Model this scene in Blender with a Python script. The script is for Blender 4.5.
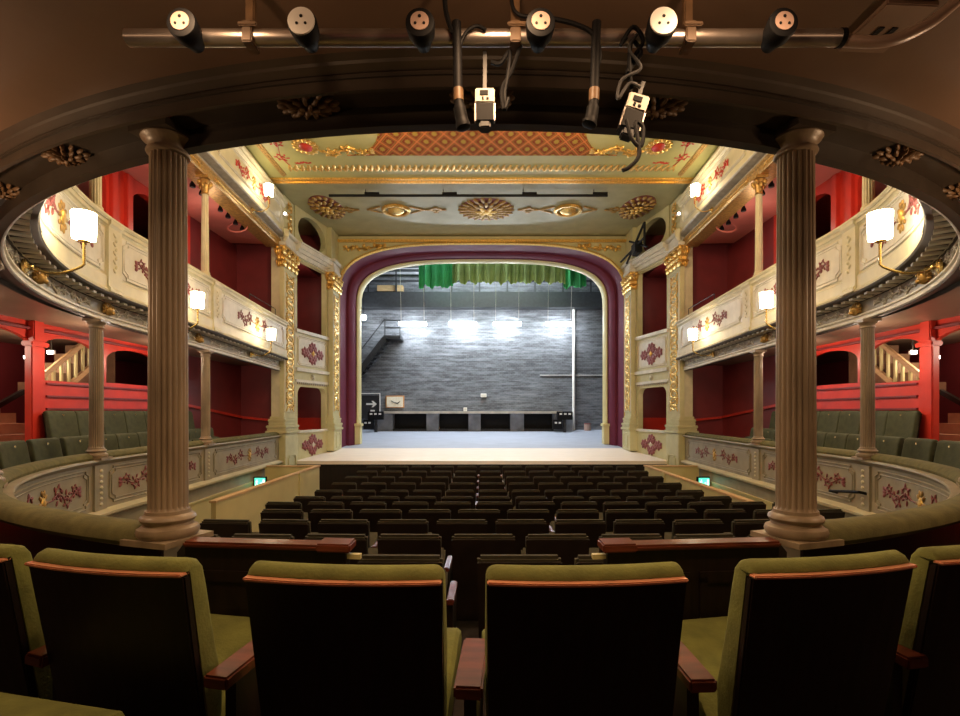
import bpy, bmesh, math, random
from mathutils import Vector, Matrix
from mathutils.geometry import tessellate_polygon
random.seed(7)
scene = bpy.context.scene
for o in list(bpy.data.objects):
    bpy.data.objects.remove(o, do_unlink=True)
COL = scene.collection
PI = math.pi

# ------------------------------------------------------------------ camera, world, lights, exposure
cam_d = bpy.data.cameras.new('camera'); cam = bpy.data.objects.new('camera', cam_d); COL.objects.link(cam)
cam.location = (0, 0, 0); cam.rotation_euler = (PI/2, 0, 0)
cam_d.sensor_width = 36; cam_d.lens = 36*500/960
cam_d.shift_x = -2/960; cam_d.shift_y = 54/960
cam_d.clip_start = 0.02; cam_d.clip_end = 100
scene.camera = cam
scene.view_settings.view_transform = 'Standard'; scene.view_settings.look = 'None'
scene.view_settings.gamma = 1; scene.view_settings.exposure = 0.0
scene.view_settings.use_curve_mapping = False
w = bpy.data.worlds.new('world'); scene.world = w; w.use_nodes = True
w.node_tree.nodes['Background'].inputs[0].default_value = (0.02, 0.017, 0.014, 1)
w.node_tree.nodes['Background'].inputs[1].default_value = 0.5

WARM = (1.0, 0.74, 0.44); TUNG = (1.0, 0.62, 0.34); COOL = (0.86, 0.93, 1.0)
def light(name, kind, loc, power, color, size=0.1, target=None, spot=None, blend=0.6, sy=None):
    d = bpy.data.lights.new(name, kind); o = bpy.data.objects.new(name, d); COL.objects.link(o)
    o.location = loc; d.energy = power; d.color = color
    if kind == 'AREA':
        d.size = size
        if sy: d.shape = 'RECTANGLE'; d.size_y = sy
    else: d.shadow_soft_size = size
    if kind == 'SPOT':
        d.spot_size = math.radians(spot or 120); d.spot_blend = blend
    if target is not None:
        o.rotation_euler = (Vector(target)-Vector(loc)).to_track_quat('-Z', 'Y').to_euler()
    return o
# unseen fill lights added high in the auditorium, with no fittings
light('house_fill', 'POINT', (0, 5.2, 3.9), 240, WARM, 0.35)
light('house_fill', 'POINT', (-1.6, 7.2, 4.2), 130, WARM, 0.25)
light('house_fill', 'POINT', (1.6, 7.2, 4.2), 130, WARM, 0.25)
# downlights under the balcony above the nearest row
for lx in (-0.72, 0.05, 0.60):
    light('downlight', 'SPOT', (lx, 1.10, 1.10), 26, TUNG, 0.03, (lx*1.1, 1.40, -1), 140, 0.9)
    light('downlight_spill', 'POINT', (lx, 1.10, 1.02), 2.0, TUNG, 0.02)
# fill added unseen at the rear of the circle, behind the viewer
light('rear_circle_fill', 'POINT', (-2.2, -1.2, .75), 7, TUNG, 0.08)
light('rear_circle_fill', 'POINT', (2.2, -1.2, .75), 7, TUNG, 0.08)
for s in (-1, 1): light('circle_wall_lamp', 'POINT', (s*2.40, 1.72, .62), 26, TUNG, 0.05)
# working lights over the stage
light('stage_work_light', 'AREA', (0, 17.2, 6.2), 800, COOL, 5.0, (0, 17.3, 0), sy=2.0)
light('apron_light', 'SPOT', (-1.5, 9.9, 4.6), 560, (1, .95, .88), 0.15, (-.8, 12.9, -1.1), 70, 0.8)
light('apron_light', 'SPOT', (1.5, 9.9, 4.6), 560, (1, .95, .88), 0.15, (.8, 12.9, -1.1), 70, 0.8)
# lamps in the side passages and boxes
for s in (-1, 1):
    light('passage_lamp', 'POINT', (s*4.9, 7.8, .78), 24, (1, .76, .55), 0.03)
    light('passage_lamp', 'POINT', (s*4.87, 6.29, .70), 22, (1, .76, .55), 0.03)
    light('passage_lamp', 'POINT', (s*5.0, 4.5, .70), 14, (1, .76, .55), 0.03)
    light('passage_lamp', 'POINT', (s*6.3, 7.0, .75), 12, (1, .8, .55), 0.06)
    light('passage_lamp', 'POINT', (s*6.3, 5.2, .85), 32, (1, .8, .6), 0.06)
    light('balcony_lamp', 'POINT', (s*4.75, 6.1, 2.95), 45, (1, .75, .55), 0.06)
    light('balcony_lamp', 'POINT', (s*4.9, 9.0, 3.2), 10, (1, .75, .55), 0.06)
    light('box_lamp', 'POINT', (s*4.75, 12.6, .45), 5, (1, .7, .55), 0.06)
    light('box_lamp', 'POINT', (s*4.75, 12.5, 3.2), 6, (1, .7, .55), 0.06)

# ------------------------------------------------------------------ materials
def mat(name, col, rough=0.6, metal=0.0, var=0.15, scale=6.0, bump=0.0, bscale=None, spec=0.5, stretch=(1,1,1), col2=None, sheen=0.0, coat=0.0):
    m = bpy.data.materials.new(name); m.use_nodes = True
    nt = m.node_tree; b = nt.nodes['Principled BSDF']
    b.inputs['Roughness'].default_value = rough; b.inputs['Metallic'].default_value = metal
    b.inputs['Specular IOR Level'].default_value = spec
    if sheen: b.inputs['Sheen Weight'].default_value = sheen; b.inputs['Sheen Tint'].default_value = (*col, 1)
    if coat: b.inputs['Coat Weight'].default_value = coat; b.inputs['Coat Roughness'].default_value = 0.15
    tc = nt.nodes.new('ShaderNodeTexCoord'); mp = nt.nodes.new('ShaderNodeMapping'); mp.inputs['Scale'].default_value = stretch
    nt.links.new(tc.outputs['Object'], mp.inputs[0])
    nz = nt.nodes.new('ShaderNodeTexNoise'); nz.inputs['Scale'].default_value = scale; nz.inputs['Detail'].default_value = 5
    nt.links.new(mp.outputs[0], nz.inputs['Vector'])
    rp = nt.nodes.new('ShaderNodeValToRGB'); rp.color_ramp.elements[0].position = 0.3; rp.color_ramp.elements[1].position = 0.7
    c2 = col2 or tuple(min(1, c*(1+var)) for c in col)
    rp.color_ramp.elements[0].color = (*[c*(1-var) for c in col], 1); rp.color_ramp.elements[1].color = (*c2, 1)
    nt.links.new(nz.outputs[0], rp.inputs[0]); nt.links.new(rp.outputs[0], b.inputs['Base Color'])
    if bump:
        n2 = nt.nodes.new('ShaderNodeTexNoise'); n2.inputs['Scale'].default_value = bscale or scale*4; n2.inputs['Detail'].default_value = 3
        nt.links.new(mp.outputs[0], n2.inputs['Vector'])
        bp = nt.nodes.new('ShaderNodeBump'); bp.inputs['Strength'].default_value = bump; bp.inputs['Distance'].default_value = 0.02
        nt.links.new(n2.outputs[0], bp.inputs['Height']); nt.links.new(bp.outputs[0], b.inputs['Normal'])
    return m
def emit(name, col, s):
    m = bpy.data.materials.new(name); m.use_nodes = True
    b = m.node_tree.nodes['Principled BSDF']; b.inputs['Base Color'].default_value = (*col, 1)
    b.inputs['Emission Color'].default_value = (*col, 1); b.inputs['Emission Strength'].default_value = s
    return m
M = {}
M['cream'] = mat('cream_paint', (.57, .52, .345), .5, var=.10, scale=5, bump=.05)
M['pale'] = mat('pale_panel_paint', (.62, .59, .50), .5, var=.10, scale=7)
M['putty'] = mat('putty_paint', (.31, .275, .19), .5, var=.14, scale=5, bump=.05)
M['stone'] = mat('worn_stone_paint', (.27, .205, .135), .40, var=.3, scale=9, bump=.1, stretch=(1, 1, .25))
M['frieze'] = mat('grey_frieze_paint', (.34, .31, .25), .5, var=.2, scale=10)
M['ceil'] = mat('ochre_ceiling_paint', (.44, .42, .165), .5, var=.1, scale=2)
M['sage'] = mat('sage_cream_paint', (.52, .49, .27), .5, var=.1, scale=4)
M['gold'] = mat('gilding', (.78, .50, .14), .34, metal=.75, var=.25, scale=30)
M['oldgold'] = mat('tarnished_gilding', (.44, .27, .08), .42, metal=.5, var=.35, scale=30)
M['crimson'] = mat('crimson_ornament_paint', (.23, .06, .06), .5, var=.25, scale=20)
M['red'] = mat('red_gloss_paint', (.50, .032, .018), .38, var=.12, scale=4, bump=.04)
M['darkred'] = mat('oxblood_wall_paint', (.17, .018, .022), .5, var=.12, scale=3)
M['pinkred'] = mat('rose_ceiling_paint', (.62, .20, .17), .6, var=.08, scale=3)
M['purple'] = mat('plum_paint', (.13, .024, .048), .6, var=.1, scale=3, spec=.15)
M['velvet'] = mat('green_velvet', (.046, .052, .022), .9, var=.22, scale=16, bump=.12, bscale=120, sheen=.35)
M['velvetlit'] = mat('lit_green_velvet', (.155, .165, .038), .9, var=.22, scale=14, bump=.15, bscale=120, sheen=.3)  # seat velvet lightened for the bright near row; the darker one serves dim sides
M['railplush'] = mat('dull_olive_rail_plush', (.115, .105, .036), .9, var=.25, scale=14, bump=.12, bscale=100, sheen=.2)
M['backwood'] = mat('near_black_wood', (.012, .006, .004), .42, var=.35, scale=5, stretch=(6, 6, .6), spec=.3)
M['mahogany'] = mat('mahogany', (.125, .030, .015), .30, var=.4, scale=7, stretch=(1, 5, 5), coat=.05, spec=.3)
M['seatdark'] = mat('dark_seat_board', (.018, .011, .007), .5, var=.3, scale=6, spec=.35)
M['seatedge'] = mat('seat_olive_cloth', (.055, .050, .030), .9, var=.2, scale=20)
M['darkbrown'] = mat('dark_brown_paint', (.040, .030, .022), .5, var=.2, scale=5)
M['brownceil'] = mat('brown_ceiling_paint', (.165, .102, .068), .42, var=.12, scale=2.5, bump=.06)
M['fascia'] = mat('brown_fascia_paint', (.062, .046, .034), .42, var=.2, scale=5)
M['bronze'] = mat('dark_bronze_paint', (.15, .085, .04), .5, var=.3, scale=25)
M['olive'] = mat('proscenium_ceiling_paint', (.37, .345, .18), .5, var=.1, scale=3)
M['littrim'] = mat('polished_highlit_trim_wood', (.62, .27, .15), .22, var=.2, scale=8, coat=.5)  # trim wood lightened, the downlight highlight put into its colour
M['carpet'] = mat('dark_carpet', (.030, .020, .016), .95, var=.3, scale=40)
M['apron'] = mat('pale_stage_apron', (.72, .64, .54), .5, var=.06, scale=3, stretch=(1, 6, 1))
M['stage'] = mat('grey_stage_floor', (.33, .36, .43), .5, var=.12, scale=2, stretch=(1, 6, 1))
M['black'] = mat('black_plastic', (.006, .006, .007), .6, var=.2, scale=20, spec=.2)
M['blackmetal'] = mat('black_steel', (.022, .024, .028), .45, var=.3, scale=10)
M['steel'] = mat('dull_steel_tube', (.52, .46, .42), .3, metal=.85, var=.15, scale=12)
M['conduit'] = mat('painted_conduit', (.42, .29, .22), .35, var=.1, scale=8)
M['plate'] = mat('brown_painted_plate', (.25, .165, .12), .4, var=.1, scale=8)
M['greytop'] = mat('worn_grey_counter', (.48, .44, .38), .5, var=.25, scale=3)
M['brass'] = mat('brass', (.75, .55, .22), .25, metal=.85, var=.1, scale=10)
M['pinkface'] = mat('pale_socket_face', (.42, .29, .24), .45, var=.05)
M['white'] = mat('white_enamel', (.80, .78, .75), .4, var=.05)
M['greyplastic'] = mat('grey_plastic', (.035, .035, .037), .5, var=.15)
M['green'] = mat('green_stage_cloth', (.05, .40, .14), .85, var=.2, scale=3)
M['lime'] = mat('olive_stage_cloth', (.30, .42, .15), .85, var=.2, scale=3)
M['partition'] = mat('cream_partition_paint', (.62, .55, .27), .45, var=.06, scale=3)
M['palewood'] = mat('pale_wood', (.62, .42, .22), .4, var=.15, scale=5, stretch=(1, 1, 5))
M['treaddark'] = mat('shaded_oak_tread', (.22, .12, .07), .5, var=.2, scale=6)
M['tread'] = mat('worn_tread', (.50, .30, .20), .5, var=.15, scale=6)
M['dullcloth'] = mat('fly_tower_grey', (.20, .21, .23), .8, var=.3, scale=3)
M['shade'] = emit('glowing_lamp_shade', (1.0, .83, .55), 32)
M['tube'] = emit('cool_fluorescent_tube', (.88, .95, 1), 120)
M['smallglow'] = emit('small_white_lamp', (1, .93, .85), 9)
M['exit'] = emit('exit_green_light', (.10, .75, .50), 1.5)
M['exitwhite'] = emit('exit_white_light', (.8, 1, .92), 1.6)
M['paper'] = mat('yellowed_paper', (.75, .68, .55), .7, var=.12, scale=12)
M['orangewood'] = mat('orange_frame_wood', (.5, .22, .06), .5, var=.1)

def brick_mat():
    m = bpy.data.materials.new('black_painted_brick'); m.use_nodes = True
    nt = m.node_tree; b = nt.nodes['Principled BSDF']; b.inputs['Roughness'].default_value = .55
    tc = nt.nodes.new('ShaderNodeTexCoord')
    mp = nt.nodes.new('ShaderNodeMapping'); mp.inputs['Rotation'].default_value = (PI/2, 0, 0)
    nt.links.new(tc.outputs['Object'], mp.inputs[0])
    br = nt.nodes.new('ShaderNodeTexBrick'); br.inputs['Scale'].default_value = 3.6
    br.inputs['Color1'].default_value = (.062, .067, .077, 1); br.inputs['Color2'].default_value = (.11, .116, .13, 1)
    br.inputs['Mortar'].default_value = (.028, .03, .034, 1); br.inputs['Mortar Size'].default_value = .018
    nt.links.new(mp.outputs[0], br.inputs['Vector'])
    mp2 = nt.nodes.new('ShaderNodeMapping'); mp2.inputs['Scale'].default_value = (.55, 1, 4.5)
    nt.links.new(tc.outputs['Object'], mp2.inputs[0])
    nz = nt.nodes.new('ShaderNodeTexNoise'); nz.inputs['Scale'].default_value = 2.2; nz.inputs['Detail'].default_value = 9; nz.inputs['Roughness'].default_value = .68
    nt.links.new(mp2.outputs[0], nz.inputs['Vector'])
    rp = nt.nodes.new('ShaderNodeValToRGB'); rp.color_ramp.elements[0].position = .42; rp.color_ramp.elements[1].position = .85
    rp.color_ramp.elements[0].color = (0, 0, 0, 1); rp.color_ramp.elements[1].color = (1, 1, 1, 1)
    nt.links.new(nz.outputs[0], rp.inputs[0])
    mx = nt.nodes.new('ShaderNodeMix'); mx.data_type = 'RGBA'; mx.clamp_factor = True
    n3 = nt.nodes.new('ShaderNodeTexNoise'); n3.inputs['Scale'].default_value = .55; n3.inputs['Detail'].default_value = 3; nt.links.new(tc.outputs['Object'], n3.inputs['Vector'])
    mm = nt.nodes.new('ShaderNodeMath'); mm.operation = 'MULTIPLY'; m2 = nt.nodes.new('ShaderNodeMath'); m2.operation = 'MULTIPLY'; m2.inputs[1].default_value = 1.9
    nt.links.new(rp.outputs[0], mm.inputs[0]); nt.links.new(n3.outputs[0], m2.inputs[0]); nt.links.new(m2.outputs[0], mm.inputs[1])
    nt.links.new(mm.outputs[0], mx.inputs[0]); nt.links.new(br.outputs[0], mx.inputs[6]); mx.inputs[7].default_value = (.30, .32, .36, 1)
    nt.links.new(mx.outputs[2], b.inputs['Base Color'])
    bp = nt.nodes.new('ShaderNodeBump'); bp.inputs['Strength'].default_value = .4; bp.inputs['Distance'].default_value = .02
    nt.links.new(br.outputs['Fac'], bp.inputs['Height']); bp.invert = True
    nt.links.new(bp.outputs[0], b.inputs['Normal'])
    return m
M['brick'] = brick_mat()
def trellis_mat():
    m = bpy.data.materials.new('painted_red_trellis'); m.use_nodes = True
    nt = m.node_tree; b = nt.nodes['Principled BSDF']; b.inputs['Roughness'].default_value = .7; b.inputs['Specular IOR Level'].default_value = .1
    N = nt.nodes.new; L = nt.links.new
    tc = N('ShaderNodeTexCoord'); sp = N('ShaderNodeSeparateXYZ'); L(tc.outputs['Object'], sp.inputs[0])
    def ma(op, a, bb=None):
        n = N('ShaderNodeMath'); n.operation = op
        for i, v in enumerate((a, bb)):
            if v is None: continue
            if isinstance(v, (int, float)): n.inputs[i].default_value = v
            else: L(v, n.inputs[i])
        return n.outputs[0]
    kx, ky = 1/.33, 1/.50
    x = ma('MULTIPLY', sp.outputs[0], kx); y = ma('MULTIPLY', sp.outputs[1], ky)
    u = ma('FRACT', ma('ADD', ma('ADD', x, y), 100)); v = ma('FRACT', ma('ADD', ma('SUBTRACT', x, y), 100))
    du = ma('ABSOLUTE', ma('SUBTRACT', u, .5)); dv = ma('ABSOLUTE', ma('SUBTRACT', v, .5))
    mxd = ma('MAXIMUM', du, dv)
    line = ma('GREATER_THAN', mxd, .44)
    edge = ma('MULTIPLY', ma('LESS_THAN', mxd, .38), ma('GREATER_THAN', mxd, .34))
    rad = ma('POWER', ma('ADD', ma('MULTIPLY', du, du), ma('MULTIPLY', dv, dv)), .5)
    flower = ma('LESS_THAN', rad, ma('ADD', .20, ma('MULTIPLY', ma('SINE', ma('MULTIPLY', ma('ARCTAN2', ma('SUBTRACT', u, .5), ma('SUBTRACT', v, .5)), 8)), .05)))
    def mix(f, a, c):
        n = N('ShaderNodeMix'); n.data_type = 'RGBA'; L(f, n.inputs[0])
        if isinstance(a, tuple): n.inputs[6].default_value = a
        else: L(a, n.inputs[6])
        n.inputs[7].default_value = c
        return n.outputs[2]
    c = mix(edge, (.24, .050, .010, 1), (.42, .25, .04, 1))
    c = mix(flower, c, (.40, .28, .04, 1))
    c = mix(line, c, (.60, .20, .05, 1))
    L(c, b.inputs['Base Color'])
    return m
M['trellis'] = trellis_mat()

# ------------------------------------------------------------------ mesh helpers
def root_of(o):
    while o.parent: o = o.parent
    return o
class MB:
    def __init__(s): s.v = []; s.f = []
    def add(s, vs, fs):
        n = len(s.v); s.v += [tuple(v) for v in vs]; s.f += [tuple(i+n for i in f) for f in fs]; return s
    def box(s, x0, x1, y0, y1, z0, z1, fn=None):
        vs = [(x, y, z) for z in (z0, z1) for y in (y0, y1) for x in (x0, x1)]
        if fn: vs = [fn(*v) for v in vs]
        return s.add(vs, [(0, 2, 3, 1), (4, 5, 7, 6), (0, 1, 5, 4), (2, 6, 7, 3), (0, 4, 6, 2), (1, 3, 7, 5)])
    def bar(s, p, q, w, h):
        p = Vector(p); q = Vector(q); d = (q-p).normalized()
        a = d.cross(Vector((0, 0, 1)))
        if a.length < 1e-4: a = Vector((1, 0, 0))
        a.normalize(); b = a.cross(d)
        vs = []
        for c in (p, q):
            for sa, sb in ((-1, -1), (1, -1), (1, 1), (-1, 1)): vs.append(c+a*sa*w/2+b*sb*h/2)
        return s.add(vs, [(0, 1, 2, 3), (7, 6, 5, 4), (0, 4, 5, 1), (1, 5, 6, 2), (2, 6, 7, 3), (3, 7, 4, 0)])
    def tube(s, pts, r, seg=8, closed=False):
        pts = [Vector(p) for p in pts]; n = len(pts)
        rs = r if isinstance(r, (list, tuple)) else [r]*n
        vs = []; up = None
        for i in range(n):
            a = pts[i-1] if (i > 0 or closed) else pts[i]; b = pts[(i+1) % n] if (i < n-1 or closed) else pts[i]
            d = (b-a)
            d = d.normalized() if d.length > 1e-9 else Vector((0, 0, 1))
            if up is None:
                up = d.orthogonal().normalized()
            up = (up - d*up.dot(d))
            up = up.normalized() if up.length > 1e-6 else d.orthogonal().normalized()
            sd = d.cross(up)
            for k in range(seg):
                t = 2*PI*k/seg; vs.append(pts[i]+(up*math.cos(t)+sd*math.sin(t))*rs[i])
        fs = []
        for i in range(n if closed else n-1):
            j = (i+1) % n
            for k in range(seg): fs.append((i*seg+k, i*seg+(k+1) % seg, j*seg+(k+1) % seg, j*seg+k))
        if not closed: fs += [tuple(range(seg-1, -1, -1)), tuple((n-1)*seg+k for k in range(seg))]
        return s.add(vs, fs)
    def lathe(s, prof, c=(0, 0, 0), seg=24, fn=None, flute=None):
        vs = []
        for i, (r, z) in enumerate(prof):
            for k in range(seg):
                t = 2*PI*k/seg; rr = r
                if flute and flute[i]: rr = r*(1-.14*(1-abs(math.cos(t*flute[i]/2))**.7))
                p = (c[0]+rr*math.cos(t), c[1]+rr*math.sin(t), c[2]+z)
                vs.append(fn(*p) if fn else p)
        n = len(prof); fs = []
        for i in range(n-1):
            for k in range(seg): fs.append((i*seg+k, i*seg+(k+1) % seg, (i+1)*seg+(k+1) % seg, (i+1)*seg+k))
        fs += [tuple(range(seg-1, -1, -1)), tuple((n-1)*seg+k for k in range(seg))]
        return s.add(vs, fs)
    def ell(s, fm, a, b, h, ra, rb, rh, rot=0, seg=8, rings=5):
        ca, sa = math.cos(rot), math.sin(rot); vs = [fm(a, b, h-rh)]
        for i in range(1, rings):
            p = PI*i/rings
            for k in range(seg):
                t = 2*PI*k/seg; x = ra*math.sin(p)*math.cos(t); y = rb*math.sin(p)*math.sin(t)
                vs.append(fm(a+x*ca-y*sa, b+x*sa+y*ca, h-rh*math.cos(p)))
        vs.append(fm(a, b, h+rh)); fs = []
        for k in range(seg): fs.append((0, 1+(k+1) % seg, 1+k))
        for i in range(rings-2):
            for k in range(seg):
                o = 1+i*seg; fs.append((o+k, o+(k+1) % seg, o+seg+(k+1) % seg, o+seg+k))
        o = 1+(rings-2)*seg
        for k in range(seg): fs.append((o+k, o+(k+1) % seg, len(vs)-1))
        return s.add(vs, fs)
    def prism(s, outer, holes, fm, h0, h1):
        polys = [[Vector((a, b, 0)) for a, b in p] for p in [outer]+list(holes)]
        tris = tessellate_polygon(polys); flat = [v for p in polys for v in p]; n = len(flat)
        vs = [fm(v.x, v.y, h0) for v in flat]+[fm(v.x, v.y, h1) for v in flat]
        fs = [tuple(t) for t in tris]+[tuple(i+n for i in reversed(t)) for t in tris]
        o = 0
        for p in polys:
            m = len(p)
            for i in range(m): fs.append((o+i, o+(i+1) % m, n+o+(i+1) % m, n+o+i))
            o += m
        return s.add(vs, fs)
    def sweep(s, prof, stations, fn):
        """closed profile (n,z) carried along stations; fn(station,n,z)->point"""
        m = len(prof); vs = [fn(u, a, b) for u in stations for a, b in prof]; k = len(stations); fs = []
        for i in range(k-1):
            for j in range(m): fs.append((i*m+j, i*m+(j+1) % m, (i+1)*m+(j+1) % m, (i+1)*m+j))
        polys = tessellate_polygon([[Vector((a, b, 0)) for a, b in prof]])
        for t in polys: fs.append(tuple(t)); fs.append(tuple((k-1)*m+i for i in reversed(t)))
        return s.add(vs, fs)
    def build(s, name, material, parent=None, smooth=False, bevel=0):
        me = bpy.data.meshes.new(name)
        if parent is not None: org = root_of(parent).location.copy()
        else:
            xs = [v[0] for v in s.v]; ys = [v[1] for v in s.v]; zs = [v[2] for v in s.v]
            org = Vector(((min(xs)+max(xs))/2, (min(ys)+max(ys))/2, min(zs)))
        me.from_pydata([(v[0]-org.x, v[1]-org.y, v[2]-org.z) for v in s.v], [], s.f)
        bm = bmesh.new(); bm.from_mesh(me); bmesh.ops.recalc_face_normals(bm, faces=bm.faces)
        if bevel:
            bmesh.ops.bevel(bm, geom=[e for e in bm.edges if len(e.link_faces) == 2 and e.calc_face_angle(0) > .6], offset=bevel, segments=2, affect='EDGES', clamp_overlap=True)
        if smooth:
            for f in bm.faces: f.smooth = True
            for e in bm.edges:
                if len(e.link_faces) == 2 and e.calc_face_angle(0) > .75: e.smooth = False
        bm.to_mesh(me); bm.free()
        me.materials.append(material if not isinstance(material, str) else M[material])
        o = bpy.data.objects.new(name, me); COL.objects.link(o)
        if parent is None: o.location = org
        else: o.parent = parent
        return o
def tag(o, label, cat, group=None):
    o['label'] = label; o['category'] = cat
    if group: o['group'] = group
    return o
def thing(name, label, cat, loc=(0, 0, 0), group=None):
    o = bpy.data.objects.new(name, None); COL.objects.link(o); o.location = loc; o.empty_display_size = .05
    return tag(o, label, cat, group)
def struct(o, label=None, cat=None):
    o['kind'] = 'structure'
    if label: o['label'] = label
    if cat: o['category'] = cat
    return o
def copy_thing(r):
    c = r.copy(); COL.objects.link(c)
    for ch in list(r.children):
        d = ch.copy(); COL.objects.link(d); d.parent = c
        for g in list(ch.children):
            e = g.copy(); COL.objects.link(e); e.parent = d
    return c
def smooth_path(p, n=6):
    p = [Vector(q) for q in p]; out = []
    for i in range(len(p)-1):
        a = p[max(0, i-1)]; b = p[i]; c = p[i+1]; d = p[min(len(p)-1, i+2)]
        for k in range(n):
            t = k/n; out.append(.5*((2*b)+(c-a)*t+(2*a-5*b+4*c-d)*t*t+(3*b-a-3*c+d)*t**3))
    return out+[p[-1]]
ORD = ['zeroth', 'first', 'second', 'third', 'fourth', 'fifth', 'sixth', 'seventh', 'eighth', 'ninth', 'tenth', 'eleventh', 'twelfth', 'thirteenth', 'fourteenth', 'fifteenth', 'sixteenth']
def plane_map(o, U, V):
    o = Vector(o); U = Vector(U).normalized(); V = Vector(V).normalized(); N = U.cross(V)
    return lambda a, b, h: o+U*a+V*b+N*h

# ------------------------------------------------------------------ horseshoe plan shared by the three tiers
R, CY, K, DEND = 4.2, 6.06, .06, 11.2
SQ = math.sqrt(1+K*K); L1 = (DEND-CY)*SQ; LA = PI*R; LT = 2*L1+LA
def ring(u):
    if u <= L1:
        d = DEND-u/SQ; return -(R+K*(d-CY)), d, 1/SQ, K/SQ
    if u < L1+LA:
        p = (u-L1)/R; return -R*math.cos(p), CY-R*math.sin(p), math.cos(p), math.sin(p)
    d = CY+(u-L1-LA)/SQ; return R+K*(d-CY), d, -1/SQ, K/SQ
def u_d(d, s):                      # straight part or arc, by depth, on side s
    if d >= CY: u = (DEND-d)*SQ
    else: u = L1+R*math.asin((CY-d)/R)
    return u if s < 0 else LT-u
def rp(u, n, z, tilt=0):
    x, y, nx, ny = ring(u); y2 = y+ny*n
    return Vector((x+nx*n, y2, z+tilt*y2))
def ring_fn(tilt): return lambda u, n, z: rp(u, n, z, tilt)
def ring_map(u0, z0, n0, tilt=0, sgn=1): return lambda a, b, h: rp(u0+sgn*a, n0+h, z0+b, tilt)
def stations(u0, u1, step=.2):
    k = max(2, int(abs(u1-u0)/step)+1); return [u0+(u1-u0)*i/k for i in range(k+1)]
TILT = -.0135

# ------------------------------------------------------------------ ornament makers (relief shapes in local a,b,h)
def scroll_half(mb, fm, sx, Ln, H, x0, th=.014):
    """one side of a rinceau running from x0 outwards by Ln, sx = -1/+1"""
    n = 18
    mb.tube([fm(sx*(x0+Ln*i/n), H*.16*math.sin(2*PI*i/n*1.25), th*.6) for i in range(n+1)], th*.6, 5)
    for c, (fx, fb, r) in enumerate(((.22, .14, .30), (.55, -.12, .27), (.82, .10, .2))):
        cx = x0+Ln*fx; rr = H*r; sgn = 1 if fb > 0 else -1
        pts = []
        for i in range(14):
            t = i/13*2.2*PI; q = rr*(1-.75*i/13)
            pts.append(fm(sx*(cx+q*math.cos(t)), H*fb+sgn*q*math.sin(t), th*.6))
        mb.tube(pts, th*.55, 5)
        for k in range(6):
            t = 2*PI*k/6+.3
            mb.ell(fm, sx*(cx+rr*1.02*math.cos(t)), H*fb+sgn*rr*1.02*math.sin(t), th*.5, rr*.42, rr*.2, th*.7, rot=(t if sx > 0 else PI-t)*sgn+.4, seg=6, rings=4)
        mb.ell(fm, sx*cx, H*fb, th, rr*.3, rr*.3, th*.8, seg=7, rings=4)
    for k in (-1, 0, 1):
        mb.ell(fm, sx*(x0+Ln*1.0), k*H*.12, th*.5, Ln*.07, H*.09, th*.7, rot=k*.6*sx, seg=6, rings=4)
def floral(parent, fm, L=1.0, H=.34, body='crimson', boss='gold', th=.016, one=False):
    mb = MB()
    for sx in (-1, 1): scroll_half(mb, fm, sx, L*.36, H, L*.13, th)
    mb.tube([fm(-L*.15, 0, th*.4), fm(L*.15, 0, th*.4)], th*.6, 5)
    o = mb.build('floral_ornament', body, parent, smooth=True)
    g = MB()
    for k in range(10):
        t = 2*PI*k/10
        g.ell(fm, H*.27*math.cos(t), H*.37*math.sin(t), th*.6, H*.13, H*.08, th*.8, rot=t, seg=6, rings=4)
    g.build('leaf_border', 'oldgold' if boss == 'gold' else body, o, smooth=True)
    g = MB(); g.ell(fm, 0, 0, th*.6, H*.17, H*.24, th*1.6, seg=12, rings=6); g.build('medallion', boss, o, smooth=True)
    return o
def rosette(parent, fm, ra, rb, body='oldgold', heart='gold', th=.03, petals=14, name='rosette'):
    mb = MB()
    for ring_i, (q, m) in enumerate(((.78, petals), (.5, petals-4))):
        for k in range(m):
            t = 2*PI*(k+.5*ring_i)/m
            mb.ell(fm, ra*q*math.cos(t), rb*q*math.sin(t), th*(.3+.5*ring_i), ra*.22, rb*(.075 if body == 'oldgold' else .11), th*.7, rot=math.atan2(rb*math.sin(t), ra*math.cos(t)), seg=7, rings=4)
    o = mb.build(name, body, parent, smooth=True)
    if body == 'oldgold': MB().prism([(ra*.93*math.cos(PI*k/16), rb*.93*math.sin(PI*k/16)) for k in range(32)], [], fm, -.004, .006).build('ground', 'crimson', o)
    g = MB()
    for k in range(6):
        t = 2*PI*k/6; g.ell(fm, ra*.24*math.cos(t), rb*.24*math.sin(t), th*1.3, ra*.15, rb*.1, th*.6, rot=t, seg=7, rings=4)
    g.ell(fm, 0, 0, th*1.4, ra*.13, rb*.13, th*.9, seg=8, rings=5)
    g.build('heart', heart, o, smooth=True)
    return o
def notched(w, h, c):
    w /= 2; h /= 2
    return [(-w+c, -h), (w-c, -h), (w-c, -h+c*.5), (w, -h+c), (w, h-c), (w-c, h-c*.5), (w-c, h), (-w+c, h), (-w+c, h-c*.5), (-w, h-c), (-w, -h+c), (-w+c, -h+c*.5)]
def dense(poly, step=.12):
    out = []
    for i, (a, b) in enumerate(poly):
        c, d = poly[(i+1) % len(poly)]; k = max(1, int(math.hypot(c-a, d-b)/step))
        for j in range(k): out.append((a+(c-a)*j/k, b+(d-b)*j/k))
    return out
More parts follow.
